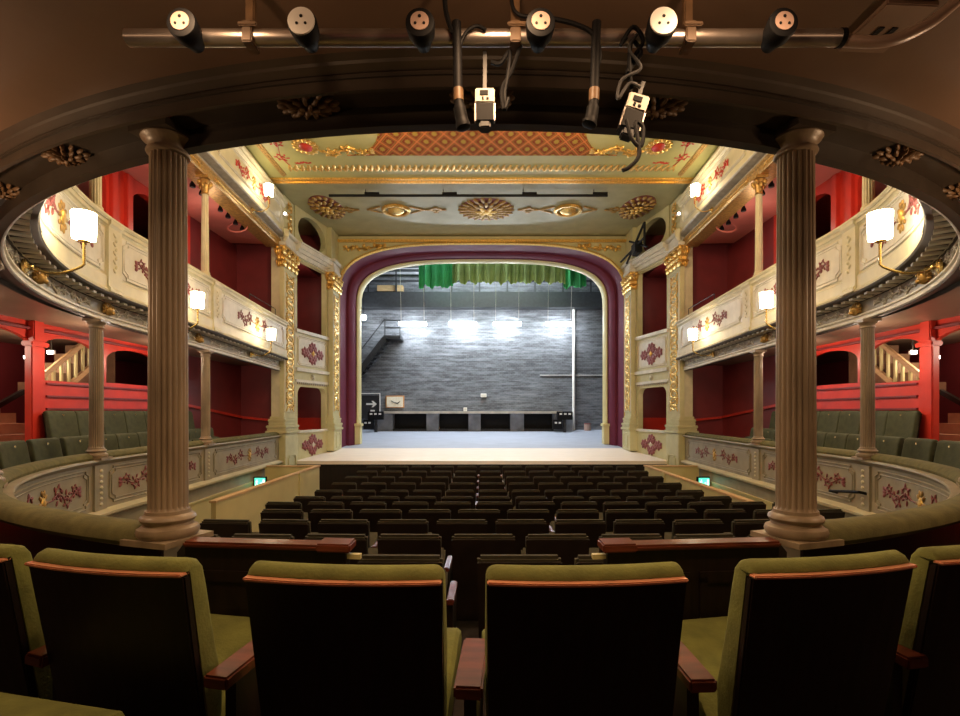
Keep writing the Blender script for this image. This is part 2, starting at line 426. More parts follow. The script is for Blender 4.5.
def panel(parent, fm, w, h, field=None, frame='cream', c=.07, r=.012):
    if field:
        k = max(2, int(w/.15)); mb = MB(); vs = []
        for i in range(k+1):
            a = -w/2+w*i/k
            for b in (-h/2, h/2):
                for hh in (-.004, .004): vs.append(fm(a, b, hh))
        fs = []
        for i in range(k):
            p = i*4; q = p+4
            fs += [(p+1, q+1, q+3, p+3), (p, p+2, q+2, q), (p+2, p+3, q+3, q+2), (p, q, q+1, p+1)]
        fs += [(0, 1, 3, 2), (k*4, k*4+2, k*4+3, k*4+1)]
        mb.add(vs, fs); f = mb.build('panel_field', field, parent)
    else: f = parent
    mb = MB(); mb.tube([fm(a, b, .006) for a, b in dense(notched(w*.97, h*.95, c))], r, 6, closed=True)
    mb.tube([fm(a, b, .006) for a, b in dense(notched(w*.97-.07, h*.95-.07, c))], r*.6, 5, closed=True)
    mb.build('panel_moulding', frame, f, smooth=True)
    return f

# ------------------------------------------------------------------ column
def fluted_column(x, y, z0, z1, label, rot=0.0, r=.078, mats='stone', group='fluted columns round the horseshoe', shade=1):
    t = thing('fluted_column', label, 'column', (x, y, z0), group); H = z1-z0
    q = r/.078
    ca, sa = math.cos(rot), math.sin(rot)
    fn = lambda a, b, c: (x+a*ca-b*sa, y+a*sa+b*ca, z0+c)
    pl = .125*q
    MB().box(-pl, pl, -pl, pl, 0, .022, fn).build('plinth', mats, t)
    base = [(.112, .022), (.121, .032), (.124, .045), (.119, .058), (.108, .063), (.098, .068), (.096, .078), (.104, .082), (.110, .092), (.106, .103), (.096, .108), (.090, .112), (.088, .125)]
    MB().lathe([(a*q, b) for a, b in base], (x, y, z0), 40).build('base', mats, t, smooth=True)
    prof = []; fl = []
    hs = H-.125-.085
    prof += [(.085*q, .120), (.080*q, .128)]; fl += [0, 0]
    for i in range(9):
        k = i/8; prof.append(((.0785-.006*k**1.3)*q, .140+(hs-.03)*k)); fl.append(20)
    prof += [(.0725*q, H-.088)]; fl += [0]
    MB().lathe(prof, (x, y, z0), 120, flute=fl).build('shaft', mats, t, smooth=True)
    cap = [(.072, H-.098), (.084, H-.094), (.087, H-.087), (.084, H-.080), (.075, H-.077), (.077, H-.066), (.088, H-.052), (.102, H-.043), (.106, H-.036), (.102, H-.028)]
    MB().lathe([(a*q, b) for a, b in cap], (x, y, z0), 40).build('capital', mats, t, smooth=True)
    MB().box(-.105*q, .105*q, -.105*q, .105*q, H-.030, H-.001, fn).build('abacus', mats if shade else 'fascia', t)
    return t

# ================================================================== STRUCTURE
TOPS = [-.70, -.796, -.875, -.95, -1.022, -1.095, -1.138, -1.146, -1.148, -1.144, -1.136]
def stall_floor(d):
    q = min(max((d-2.40)/.81, 0), 9.999); i = int(q); return TOPS[i]+(TOPS[i+1]-TOPS[i])*(q-i)-.80
STAGE = lambda d: -1.156+.067*(d-11.8)
mb = MB()
ds = [1.9]+[2.40+.81*i for i in range(11)]+[11.85]
mb.add([(x, d, stall_floor(d)-k) for d in ds for x in (-4.95, 4.95) for k in (0, .12)],
       [f for i in range(len(ds)-1) for f in ((i*4, i*4+4, i*4+6, i*4+2), (i*4+1, i*4+3, i*4+7, i*4+5), (i*4, i*4+1, i*4+5, i*4+4), (i*4+2, i*4+6, i*4+7, i*4+3))]+[(0, 2, 3, 1), (48, 49, 51, 50)])
struct(mb.build('floor', 'carpet'))
fullu = stations(0, LT, .25)
# circle floor with its raised rear row
struct(MB().sweep([(-.09, -1.36), (-.09, -1.25), (-2.9, -1.25), (-2.9, -.95), (-3.2, -.95), (-3.2, -1.36)], fullu, ring_fn(0)).build('floor', 'carpet'))
# ceiling under the middle balcony, ceiling under the gallery, main ceiling
struct(MB().sweep([(-.2, 1.19), (-.2, 1.32), (-3.3, 1.32), (-3.3, 1.19)], fullu, ring_fn(TILT)).build('ceiling', 'brownceil'))
struct(MB().sweep([(-.2, 3.76), (-.2, 3.88), (-3.3, 3.88), (-3.3, 3.76)], fullu, ring_fn(0)).build('ceiling', 'pinkred'))
CZ = 4.8
ceil = struct(MB().box(-7.6, 7.6, -3.2, 10.42, CZ, CZ+.12).build('ceiling', 'ceil'))
PZ = 4.9
pceil = struct(MB().box(-5.9, 5.9, 10.42, 14.05, PZ, PZ+.12).build('ceiling', 'olive'))
struct(MB().box(-7.6, 7.6, -3.2, -3.05, -1.4, CZ).build('wall_back', 'darkred'))
for s in (-1, 1):
    side = 'left' if s < 0 else 'right'
    X = lambda a: s*a
    bx = lambda m, x0, x1, *r: m.box(min(s*x0, s*x1), max(s*x0, s*x1), *r)
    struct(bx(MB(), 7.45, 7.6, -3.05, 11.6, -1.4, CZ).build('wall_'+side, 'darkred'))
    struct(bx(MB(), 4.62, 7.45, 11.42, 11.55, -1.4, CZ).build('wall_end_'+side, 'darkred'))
    struct(bx(MB(), 5.05, 5.5, 4.4, 9.2, -1.25, -.95).build('floor_'+side, 'carpet'))
    # red partition of the passage, with arched openings
    fm = lambda a, b, h: Vector((s*(5.5+h), a, b))
    def arch(a0, a1, b0, spring, crown, n=10):
        return [(a0, b0), (a1, b0), (a1, spring)]+[((a0+a1)/2+(a1-a0)/2*math.cos(PI*i/n), spring+(crown-spring)*math.sin(PI*i/n)) for i in range(1, n)]+[(a0, spring)]
    holes = [arch(4.5, 6.08, -.92, .84, 1.0), arch(6.26, 7.12, .40, .82, .97), arch(7.32, 8.5, .43, .78, .96)]
    wp = struct(MB().prism([(2.6, -1.2), (9.2, -1.2), (9.2, 1.13), (2.6, 1.13)], holes, fm, 0, .06).build('wall_passage_'+side, 'red'))
    wt = MB()
    for d0, d1 in ((6.3, 9.2),):
        for z in (.36, .20, .04):
            bx(wt, 5.475, 5.5, d0, d1, z-.012, z+.012)
    bx(wt, 5.46, 5.5, 2.6, 9.2, 1.0, 1.03)
    struct(wt.build('trim_1', 'darkred'))
    pm = MB(); bx(pm, 5.43, 5.52, 6.03, 6.22, -.95, .80); bx(pm, 5.40, 5.54, 6.0, 6.25, .80, .86); bx(pm, 5.42, 5.5, 6.05, 6.2, .86, 1.12)
    struct(pm.build('trim_2', 'red', bevel=.012))
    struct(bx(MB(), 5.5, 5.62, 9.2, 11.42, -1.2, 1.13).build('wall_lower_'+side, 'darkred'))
    # sloping dado board on that wall
    sd = MB(); sd.bar((s*5.47, 9.22, .13), (s*5.47, 11.4, -.12), .04, .05); sd.bar((s*5.46, 11.38, -.12), (s*4.66, 11.38, -.2), .05, .05)
    struct(sd.build('trim_3', 'red'))
    # middle-balcony rear wall
    fm2 = lambda a, b, h: Vector((s*(5.6+h), a, b))
    holes = [arch(5.3, 6.5, 2.85, 3.4, 3.62), arch(6.75, 7.45, 2.85, 3.4, 3.62), arch(7.98, 8.85, 2.75, 3.35, 3.62)]
    struct(MB().prism([(2.6, 1.2), (9.6, 1.2), (9.6, 3.78), (2.6, 3.78)], holes, fm2, 0, .13).build('wall_balcony_'+side, 'red'))
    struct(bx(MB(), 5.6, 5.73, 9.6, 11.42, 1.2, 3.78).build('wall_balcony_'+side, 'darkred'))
    tm = MB()
    for d in (7.5, 7.82): bx(tm, 5.54, 5.62, d, d+.13, 1.3, 3.74)
    bx(tm, 5.55, 5.62, 5.0, 9.4, 2.66, 2.72)
    struct(tm.build('trim_4', 'red', bevel=.01))
    # raked floor of the middle balcony
    struct(MB().sweep([(-.12, 1.32), (-.12, 1.36), (-.8, 1.36), (-.8, 1.7), (-1.25, 1.7), (-1.25, 1.32)], stations(u_d(11.15, s), u_d(3.6, s)), ring_fn(TILT)).build('floor', 'carpet'))

# ------------------------------------------------------------------ stage house
struct(MB().add([(x, d, z) for d in (11.8, 13.97) for x in (-4.75, 4.75) for z in (STAGE(d)-.08, STAGE(d))], [(0, 2, 3, 1), (4, 5, 7, 6), (1, 3, 7, 5), (0, 4, 6, 2), (0, 1, 5, 4), (2, 6, 7, 3)]).build('floor_apron', 'apron'))
struct(MB().add([(x, d, z) for d in (13.97, 19.2) for x in (-6.6, 6.6) for z in (STAGE(d)-.08, STAGE(d))], [(0, 2, 3, 1), (4, 5, 7, 6), (1, 3, 7, 5), (0, 4, 6, 2), (0, 1, 5, 4), (2, 6, 7, 3)]).build('floor_stage', 'stage'))
struct(MB().box(-4.7, 4.7, 11.82, 11.9, -1.96, STAGE(11.82)-.08).build('wall_stage_front', 'backwood'))
struct(MB().box(-6.7, 6.7, 19.0, 19.2, -1.2, 9).build('wall_stage_back', 'brick'))
for s, side in ((-1, 'left'), (1, 'right')):
    struct(MB().box(min(s*6.55, s*6.7), max(s*6.55, s*6.7), 14.05, 19.0, -1.2, 9).build('wall_stage_'+side, 'blackmetal'))
struct(MB().box(-6.7, 6.7, 14.05, 19.2, 9, 9.1).build('ceiling_stage', 'blackmetal'))
struct(MB().box(-6.7, 6.7, 14.0, 14.06, PZ-.1, 9).build('wall_fly_tower', 'blackmetal'))

# ------------------------------------------------------------------ main ceiling decoration (parts of the ceilings)
cm = lambda x, y, z: (lambda a, b, h: Vector((x+a, y+b, z-h)))
poly = []
for t in range(9):                                           # concave end cut on both sides
    q = t/8*PI/2; poly.append((2.47-.62*math.sin(q)+0, 9.34-.95*(1-math.cos(q))))
poly = [(2.52, 9.34)]+[(2.52-.75*math.sin(q*PI/16), 9.34-1.0*(1-math.cos(q*PI/16))) for q in range(1, 9)]+[(1.77, 4.5)]
poly = poly+[(-a, b) for a, b in reversed(poly)]
MB().prism(poly, [], lambda a, b, h: Vector((a, b, CZ-h)), -.01, .012).build('trellis_panel', 'trellis', ceil)
mb = MB()
mb.box(-4.45, 4.45, 10.24, 10.44, CZ-.03, CZ+.02); mb.box(-4.45, 4.45, 10.36, 10.44, CZ-.045, CZ)
mb.build('front_moulding', 'gold', ceil, bevel=.01)
mb = MB()
for i in range(62):
    x = -3.75+i*7.5/61
    mb.ell(cm(x, 9.83, CZ), -.02, 0, .008, .042, .15, .02, rot=.25, seg=6, rings=4); mb.ell(cm(x, 9.83, CZ), .04, .06, .008, .022, .09, .016, rot=-.3, seg=6, rings=4)
mb.build('leaf_border', 'gold', ceil, smooth=True)
for s in (-1, 1):
    mb = MB(); mb.box(s*4.0-.05, s*4.0+.05, 6, 10.1, CZ-.03, CZ+.02); mb.box(s*4.0-.02, s*4.0+.02, 6, 10.1, CZ-.05, CZ); mb.build('side_moulding', 'oldgold', ceil, bevel=.008)
    fm = lambda a, b, h: Vector((s*(3.18+a), 9.02+b, CZ-h))
    sf = MB()
    for k in range(14):
        t = 2*PI*k/14; sf.ell(fm, .17*math.cos(t), .21*math.sin(t), .02, .075, .05, .025, rot=t, seg=6, rings=4)
    o = sf.build('sunflower', 'gold', ceil, smooth=True); MB().ell(fm, 0, 0, .02, .12, .15, .05, seg=14).build('sunflower_heart', 'red', o, smooth=True)
    sc = MB(); scroll_half(sc, lambda a, b, h: fm(-a, b+.15, h), 1, .95, .42, .2, .03); scroll_half(sc, lambda a, b, h: fm(b+.1, -a-.1, h), 1, .8, .42, .15, .03)
    sc.build('gilded_scroll', 'gold', ceil, smooth=True)
    fl = MB(); scroll_half(fl, lambda a, b, h: Vector((s*(3.72+b), 9.75-a, CZ-h)), 1, 1.5, .36, 0, .012); scroll_half(fl, lambda a, b, h: Vector((s*(3.6-a), 9.62+b*.5, CZ-h)), 1, .3, .2, 0, .01)
    fl.build('red_foliage', 'red', ceil, smooth=True)
# proscenium ceiling: cove steps, rosettes, medallions, lozenges
mb = MB(); mb.box(-4.6, 4.6, 10.44, 10.7, PZ-.05, PZ+.01); mb.box(-4.6, 4.6, 10.7, 10.95, PZ-.03, PZ+.01); mb.box(-4.6, 4.6, 10.95, 11.1, PZ-.018, PZ+.01)
mb.build('cove_moulding', 'olive', pceil, bevel=.012)
rosette(pceil, cm(.1, 12.1, PZ), .70, .70, 'oldgold', 'gold', .05, 22, 'centre_rosette')
for s in (-1, 1):
    f = cm(s*2.08, 12.1, PZ)
    md = MB(); md.tube([f(.30*math.cos(t*PI/12), .30*math.sin(t*PI/12), .02) for t in range(24)], .05, 6, closed=True); md.ell(f, 0, 0, .02, .2, .22, .09, seg=14)
    o = md.build('gilded_medallion', 'gold', pceil, smooth=True)
    lv = MB()
    for sx in (-1, 1):
        for k in range(5):
            lv.ell(f, sx*(.40+.06*k), .16*(1-k/4.5), .01, .09, .04, .02, rot=-.7*sx, seg=6, rings=4); lv.ell(f, sx*(.40+.06*k), -.16*(1-k/4.5), .01, .09, .04, .02, rot=.7*sx, seg=6, rings=4)
    lv.build('leaf_border', 'oldgold', o, smooth=True)
    for x, m in ((1.12, 'oldgold'), (3.22, 'oldgold')):
        q = MB(); q.prism([(-.22, 0), (0, -.14), (.22, 0), (0, .14)], [[(-.1, 0), (0, -.06), (.1, 0), (0, .06)]], cm(s*x, 12.1, PZ), -.005, .02)
        for k in range(4):
            t = PI/2*k; q.ell(cm(s*x, 12.1, PZ), .2*math.cos(t), .13*math.sin(t), .015, .07, .05, .02, seg=6, rings=4)
        q.build('lozenge_ornament', m, pceil)
    cf = lambda a, b, h: Vector((s*(3.72+a), 12.0+b, PZ-h))
    rosette(pceil, cf, .42, .75, 'oldgold', 'gold', .05, 16, 'corner_foliage')
# ------------------------------------------------------------------ black lighting bar under the proscenium ceiling
t = thing('lighting_bar', 'thin black lighting bar hanging across the ceiling in front of the stage', 'lighting bar', (0, 10.95, PZ-.3))
MB().tube([(-3.35, 10.95, PZ-.16), (2.75, 10.95, PZ-.16)], .03, 8).build('bar', 'black', t, smooth=True)
for x in (-2.55, -.85, .9, 2.45):
    MB().tube([(x, 10.95, PZ-.16), (x, 10.95, PZ-.012)], .008, 6).build('hanger', 'black', t)
    MB().box(x-.02, x+.3, 10.93, 10.97, PZ-.13, PZ-.09).build('clamp', 'black', t)

# ================================================================== STAGE BOX WALLS, PILASTERS, PROSCENIUM
def rrect_top(a0, a1, b0, b1, r, n=6):
    p = [(a0, b0), (a1, b0)]
    p += [(a1-r+r*math.cos(PI/2*i/n), b1-r+r*math.sin(PI/2*i/n)) for i in range(n+1)]
    p += [(a0+r-r*math.sin(PI/2*i/n), b1-r+r*math.cos(PI/2*i/n)) for i in range(n+1)]
    return p
for s in (-1, 1):
    side = 'left' if s < 0 else 'right'
    A = Vector((s*4.42, 11.83, 0)); B = Vector((s*4.1, 13.3, 0)); U = (B-A); LW = U.length; U.normalize()
    N = Vector((-s*U.y, s*U.x, 0)) if s > 0 else Vector((U.y, -U.x, 0))
    N = Vector((-s, 0, 0)) - U*U.dot(Vector((-s, 0, 0))); N.normalize()
    bm_ = lambda a, b, h: A+U*a+Vector((0, 0, b))+N*h
    at = lambda a0, b0: (lambda a, b, h: bm_(a0+a, b0+b, h))
    h1 = rrect_top(.10, LW-.10, -.46, .62, .2)
    h2 = [(.08, 1.98), (LW-.08, 1.98), (LW-.08, 3.66), (.08, 3.66)]
    h3 = [(LW*.5+.64*math.cos(2*PI*i/20), 4.43+.40*math.sin(2*PI*i/20)) for i in range(20)]
    wl = struct(MB().prism([(0, -1.3), (LW, -1.3), (LW, PZ), (0, PZ)], [h1, h2, h3], bm_, -.14, 0).build('wall_stage_box_'+side, 'sage'))
    # mouldings of the box wall
    mb = MB()
    for b0, b1, h in ((-.50, -.44, .05), (.72, .78, .03), (.98, 1.06, .06), (1.90, 1.98, .05), (3.70, 3.80, .05), (3.80, 3.88, .10), (3.88, 3.98, .15), (3.98, 4.02, .18)):
        mb.box(0, LW, b0, b1, 0, h, lambda a, b, c: bm_(a, b, c))
    mb.build('box_moulding', 'pale', wl)
    panel(wl, at(LW/2, 1.48), LW-.16, .72, 'pale', 'cream', .05)
    for (bb, rr, body) in ((1.46, .42, 'crimson'), (-.82, .40, 'crimson')):
        mb = MB(); f = at(LW*.5, bb)
        for k in range(4):
            t = PI/2*k; cx, cb = rr*.78*math.cos(t), rr*.36*math.sin(t)
            for j in range(7): mb.ell(f, cx+rr*.26*math.cos(j*PI/3.5), cb+rr*.15*math.sin(j*PI/3.5), .012, rr*.21, rr*.13, .024, rot=j*PI/3.5, seg=6, rings=4)
            mb.ell(f, rr*.44*math.cos(t+PI/4), rr*.28*math.sin(t+PI/4), .01, rr*.26, rr*.12, .02, rot=t+PI/4, seg=6, rings=4)
            mb.ell(f, cx, cb, .02, rr*.12, rr*.1, .03, seg=8)
        o = mb.build('foliage_ornament', body, wl, smooth=True)
        MB().ell(f, 0, 0, .015, rr*.14, rr*.2, .035, seg=10).build('medallion', 'gold' if bb > 0 else 'pale', o, smooth=True)
    rosette(wl, at(LW*.5, .87), .1, .085, 'pale', 'pale', .02, 10, 'frieze_rosette')
    mb = MB()
    for i in range(16): mb.ell(at(.1+i*(LW-.2)/15, .70), 0, 0, .01, .03, .045, .02, seg=6, rings=4)
    mb.build('leaf_border', 'frieze', wl, smooth=True)
    MB().box(min(s*3.99, s*4.16), max(s*3.99, s*4.16), 13.25, 13.88, 4.05, PZ-.005).build('upper_pier', 'sage', wl)
    # box interior
    q0, q1 = min(s*5.75, s*5.85), max(s*5.75, s*5.85)
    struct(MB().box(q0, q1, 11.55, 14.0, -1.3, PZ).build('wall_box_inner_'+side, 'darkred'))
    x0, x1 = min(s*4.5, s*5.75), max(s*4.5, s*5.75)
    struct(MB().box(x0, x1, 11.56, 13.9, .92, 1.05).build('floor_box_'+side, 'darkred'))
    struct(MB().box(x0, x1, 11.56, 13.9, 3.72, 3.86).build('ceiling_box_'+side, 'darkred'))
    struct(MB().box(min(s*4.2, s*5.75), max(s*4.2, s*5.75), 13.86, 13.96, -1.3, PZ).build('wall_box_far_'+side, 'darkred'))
    mb = MB(); mb.box(min(s*5.70, s*5.75), max(s*5.70, s*5.75), 11.56, 13.85, -1.2, -.1); mb.box(min(s*4.3, s*5.7), max(s*4.3, s*5.7), 13.80, 13.86, -1.2, -.16)
    struct(mb.build('trim_5', 'red'))
    gl = MB(); fg = lambda a, b, h: Vector((s*(4.25+a), 13.78-h, b))
    for k in range(9):
        gl.ell(fg, .04*math.sin(k*1.9), 2.15+k*.155, .03, .09, .10, .05, rot=k, seg=7, rings=4)
    gl.build('gilded_relief', 'gold', wl, smooth=True)

def gilded_chain(parent, fm, z0, z1, w, name='gilded_strip'):
    mb = MB(); n = int((z1-z0)/.17)
    for i in range(n):
        b = z0+(i+.5)*(z1-z0)/n
        mb.ell(fm, 0, b, .01, w*.28, .045, .025, seg=8, rings=4)
        for k in range(4):
            t = PI/4+PI/2*k; mb.ell(fm, w*.3*math.cos(t), b+.06*math.sin(t), .008, w*.22, .022, .018, rot=t, seg=6, rings=4)
    mb.tube([fm(w*.34*math.sin(i*PI/8), z0+i*(z1-z0)/(n*8), .01) for i in range(n*8+1)], .012, 5)
    return mb.build(name, 'gold', parent, smooth=True)
def acanthus_capital(parent, x0, x1, d0, d1, z0, z1):
    mb = MB(); cx, cy = (x0+x1)/2, (d0+d1)/2
    for tier in range(3):
        b = z0+(z1-z0)*(.12+.27*tier); g = 1+.10*tier
        for (ux, uy, half, off) in ((1, 0, (x1-x0)/2, d0), (1, 0, (x1-x0)/2, d1), (0, 1, (d1-d0)/2, x0), (0, 1, (d1-d0)/2, x1)):
            n = 4
            for k in range(n):
                a = (-1+2*(k+.5*(tier % 2))/(n-1 if not tier % 2 else n))*half*g
                if ux: p = (cx+a, cy+(off-cy)*g, b)
                else: p = (cx+(off-cx)*g, cy+a, b)
                f = lambda A_, B_, H_, p=p, ux=ux, off=off: Vector((p[0]+(A_ if ux else math.copysign(H_, off-cx)), p[1]+(math.copysign(H_, off-cy) if ux else A_), p[2]+B_))
                mb.ell(f, 0, 0, .01, half*.36, (z1-z0)*.17, .035, seg=7, rings=5); mb.ell(f, 0, (z1-z0)*.12, .045, half*.22, (z1-z0)*.06, .03, seg=6, rings=4)
    for sx in (x0, x1):
        for sy in (d0, d1):
            mb.ell(lambda a, b, h: Vector((sx+(sx-cx)*.2+a, sy+(sy-cy)*.15+h, z1-.06+b)), 0, 0, 0, .05, .06, .05, seg=8)
    mb.box(x0-.03, x1+.03, d0-.03, d1+.03, z1-.035, z1)
    return mb.build('gilded_capital', 'gold', parent, smooth=True)
def pilaster(s, xi, xo, d0, d1, zb, zt, label, upper):
    x0, x1 = min(s*xi, s*xo), max(s*xi, s*xo)
    t = thing('pilaster', label, 'pilaster', ((x0+x1)/2, (d0+d1)/2, zb), 'pilasters flanking the stage')
    e = .05
    mb = MB(); mb.box(x0-e, x1+e, d0-e, d1+e, zb, -.48); mb.build('pedestal', 'sage', t, bevel=.01)
    panel(t, lambda a, b, h: Vector((s*(xi-e)-s*h, (d0+d1)/2+s*a*1.0, (zb-.48)/2+b)), (d1-d0)*.7, .42, None, 'sage', .05, .01)
    mb = MB()
    for k, (b0, b1, ee) in enumerate(((-.48, -.42, .09), (-.42, -.36, .06), (-.36, -.30, .075), (-.30, -.22, .035), (-.22, -.16, .045), (-.16, -.10, .015))): mb.box(x0-ee, x1+ee, d0-ee, d1+ee, b0, b1)
    mb.build('base', 'sage', t, bevel=.012)
    xm_ = xi+.10; c0, c1 = min(s*xi, s*xm_), max(s*xi, s*xm_); k0, k1 = min(s*(xm_-.001), s*xo), max(s*(xm_-.001), s*xo)
    MB().box(c0, c1, d0, d1, -.10, 3.26).build('shaft', 'sage', t)
    MB().box(k0, k1, d0+.04, d1, -.10, 3.72).build('side_post', 'cream', t)
    fi = lambda a, b, h: Vector((s*xi-s*h, (d0+d1)/2+a, b))
    wv = d1-d0
    mb = MB(); mb.tube([fi(a, b, .004) for a, b in ((-wv*.44, .0), (wv*.44, .0), (wv*.44, 3.15), (-wv*.44, 3.15))], .014, 6, closed=True); mb.build('strip_border', 'pale', t)
    gilded_chain(t, fi, .05, 3.1, wv*.95)
    acanthus_capital(t, c0-.01, c1+.01, d0-.01, d1+.01, 3.26, 3.72)
    mb = MB(); mb.box(x0-.06, x1+.06, d0-.06, d1+.06, 3.72, 3.80); mb.box(x0-.03, x1+.03, d0-.03, d1+.03, 3.80, 3.98); mb.box(x0-.1, x1+.1, d0-.1, d1+.1, 3.98, 4.05); mb.build('entablature_block', 'pale', t, bevel=.012)
    if upper:
        mb = MB(); mb.box(x0+.02, x1-.02, d0+.02, d1-.02, 4.05, PZ-.012); mb.build('upper_pier', 'sage', t, bevel=.01)
        gilded_chain(t, fi, 4.12, 4.8, wv*.5, 'gilded_upper_strip')
        mb = MB(); mb.tube([(s*(xi-.02), d0-.02, 4.06), (s*(xi-.08), d0-.10, 4.0), (s*(xi-.10), d0-.12, 3.88), (s*(xi-.05), d0-.08, 3.80)], [.06, .07, .06, .03], 8); mb.build('scroll_bracket', 'cream', t, smooth=True)
    return t
for s, side in ((-1, 'left'), (1, 'right')):
    pilaster(s, 4.42, 4.72, 11.16, 11.83, -1.9, 0, 'cream gilded pilaster between the %s balconies and the %s stage box' % (side, side), True)
    pilaster(s, 3.96, 4.12, 13.28, 13.88, STAGE(13.9)-.02, 0, 'slim gilded pilaster beside the %s edge of the plum stage frame' % side, False)

def parch(wd, zt, z1, n=3.2, k=40, zb=-1.1):
    return [(-wd, zb)]+[(-wd*math.cos(PI*i/k) if 0 < i < k else (-wd if i == 0 else wd), z1+(zt-z1)*max(0, 1-abs(math.cos(PI*i/k))**n)**(1/n)) for i in range(k+1)]+[(wd, zb)]
pa = thing('proscenium_arch', 'plum and gilt proscenium arch framing the open stage', 'proscenium arch', (0, 14, STAGE(13.9)))
out = [(-4.25, -1.1), (-4.25, PZ-.015), (4.25, PZ-.015), (4.25, -1.1)]
ha = parch(3.96, 4.66, 3.1)
MB().prism(out[:1]+out[1:3]+out[3:]+list(reversed(ha)), [], lambda a, b, h: Vector((a, 13.9+h, b)), 0, .12).build('surround', 'sage', pa)
def loft(ps, parent, name, m, zb=-1.1, smooth=True):
    vs = []; fs = []; curves = [[(a, d, b) for a, b in parch(wd, zt, z1, zb=zb)] for wd, zt, z1, d in ps]; n = len(curves[0])
    for c in curves: vs += c
    for i in range(len(ps)-1):
        for j in range(n-1): fs.append((i*n+j, i*n+j+1, (i+1)*n+j+1, (i+1)*n+j))
    return MB().add(vs, fs).build(name, m, parent, smooth=smooth)
loft([(3.96, 4.66, 3.1, 13.88), (3.94, 4.64, 3.1, 14.3), (3.93, 4.63, 3.1, 14.5)], pa, 'dark_reveal', 'purple', zb=-1.05)
loft([(3.93, 4.63, 3.1, 14.5), (3.86, 4.60, 3.08, 14.50), (3.80, 4.57, 3.07, 14.56), (3.75, 4.54, 3.06, 14.68), (3.73, 4.53, 3.06, 14.85)], pa, 'plum_splay', 'purple', zb=-1.02)
loft([(3.75, 4.54, 3.06, 14.85), (3.70, 4.52, 3.05, 14.80), (3.66, 4.49, 3.05, 14.84), (3.63, 4.47, 3.05, 14.95), (3.63, 4.47, 3.05, 15.05), (3.9, 4.8, 3.1, 15.05)], pa, 'gilt_inner_edge', 'partition', zb=-1.0)
loft([(4.02, 4.72, 3.12, 13.90), (4.01, 4.71, 3.12, 13.84), (3.97, 4.67, 3.1, 13.83), (3.94, 4.64, 3.1, 13.88)], pa, 'gilt_outer_edge', 'gold', zb=-1.05)
MB().box(-4.2, 4.2, 13.80, 13.9, PZ-.19, PZ-.12).build('gilt_fillet', 'gold', pa, bevel=.02)
for s in (-1, 1):
    mb = MB(); mb.box(s*3.68-.09, s*3.68+.09, 14.72, 14.98, STAGE(14.8), -.42); mb.box(s*3.68-.12, s*3.68+.12, 14.68, 15.02, -.42, -.34); mb.build('inner_base', 'partition', pa, bevel=.01)
    sp = MB(); fm = lambda a, b, h: Vector((s*(3.55+a), 13.9-h, 4.62+b-abs(a)*0))
    for k in range(3):
        scroll_half(sp, lambda a, b, h, k=k: fm(.30-a*.98, b*.8-.12+.1*min(1, a), h), 1, 1.15, .26, .0, .03)
    for k in range(12): sp.ell(fm, .25-.1*k+.03*math.sin(k*2), -.08+.05*math.cos(k*2.4)+.006*k, .02, .07, .045, .03, rot=k, seg=6, rings=4)
    sp.build('gilded_spandrel_foliage', 'gold', pa, smooth=True)
mb = MB()
for k in range(70): mb.ell(lambda a, b, h: Vector((-3.1+k*6.2/69+a, 13.9-h, 4.735+b)), 0, 0, .005, .035, .025, .015, seg=6, rings=4)
mb.build('bead_border', 'oldgold', pa, smooth=True)
struct(MB().prism([(-6.6, -1.1), (-6.6, 9), (6.6, 9), (6.6, -1.1)]+list(reversed(parch(3.85, 4.7, 3.1))), [], lambda a, b, h: Vector((a, 15.06+h, b)), 0, .1).build('wall_proscenium_rear', 'blackmetal'))

# ================================================================== THE TIERS
COLS_D = (7.83, 5.41)
ANG = (math.radians(38.5), math.radians(72.95))
col_u = []                                       # every column round the ring
for d in COLS_D: col_u += [u_d(d, -1), u_d(d, 1)]
for a in ANG: col_u += [L1+R*a, L1+LA-R*a]
col_u.sort()
edges = [u_d(11.1, -1)]+col_u+[u_d(11.1, 1)]
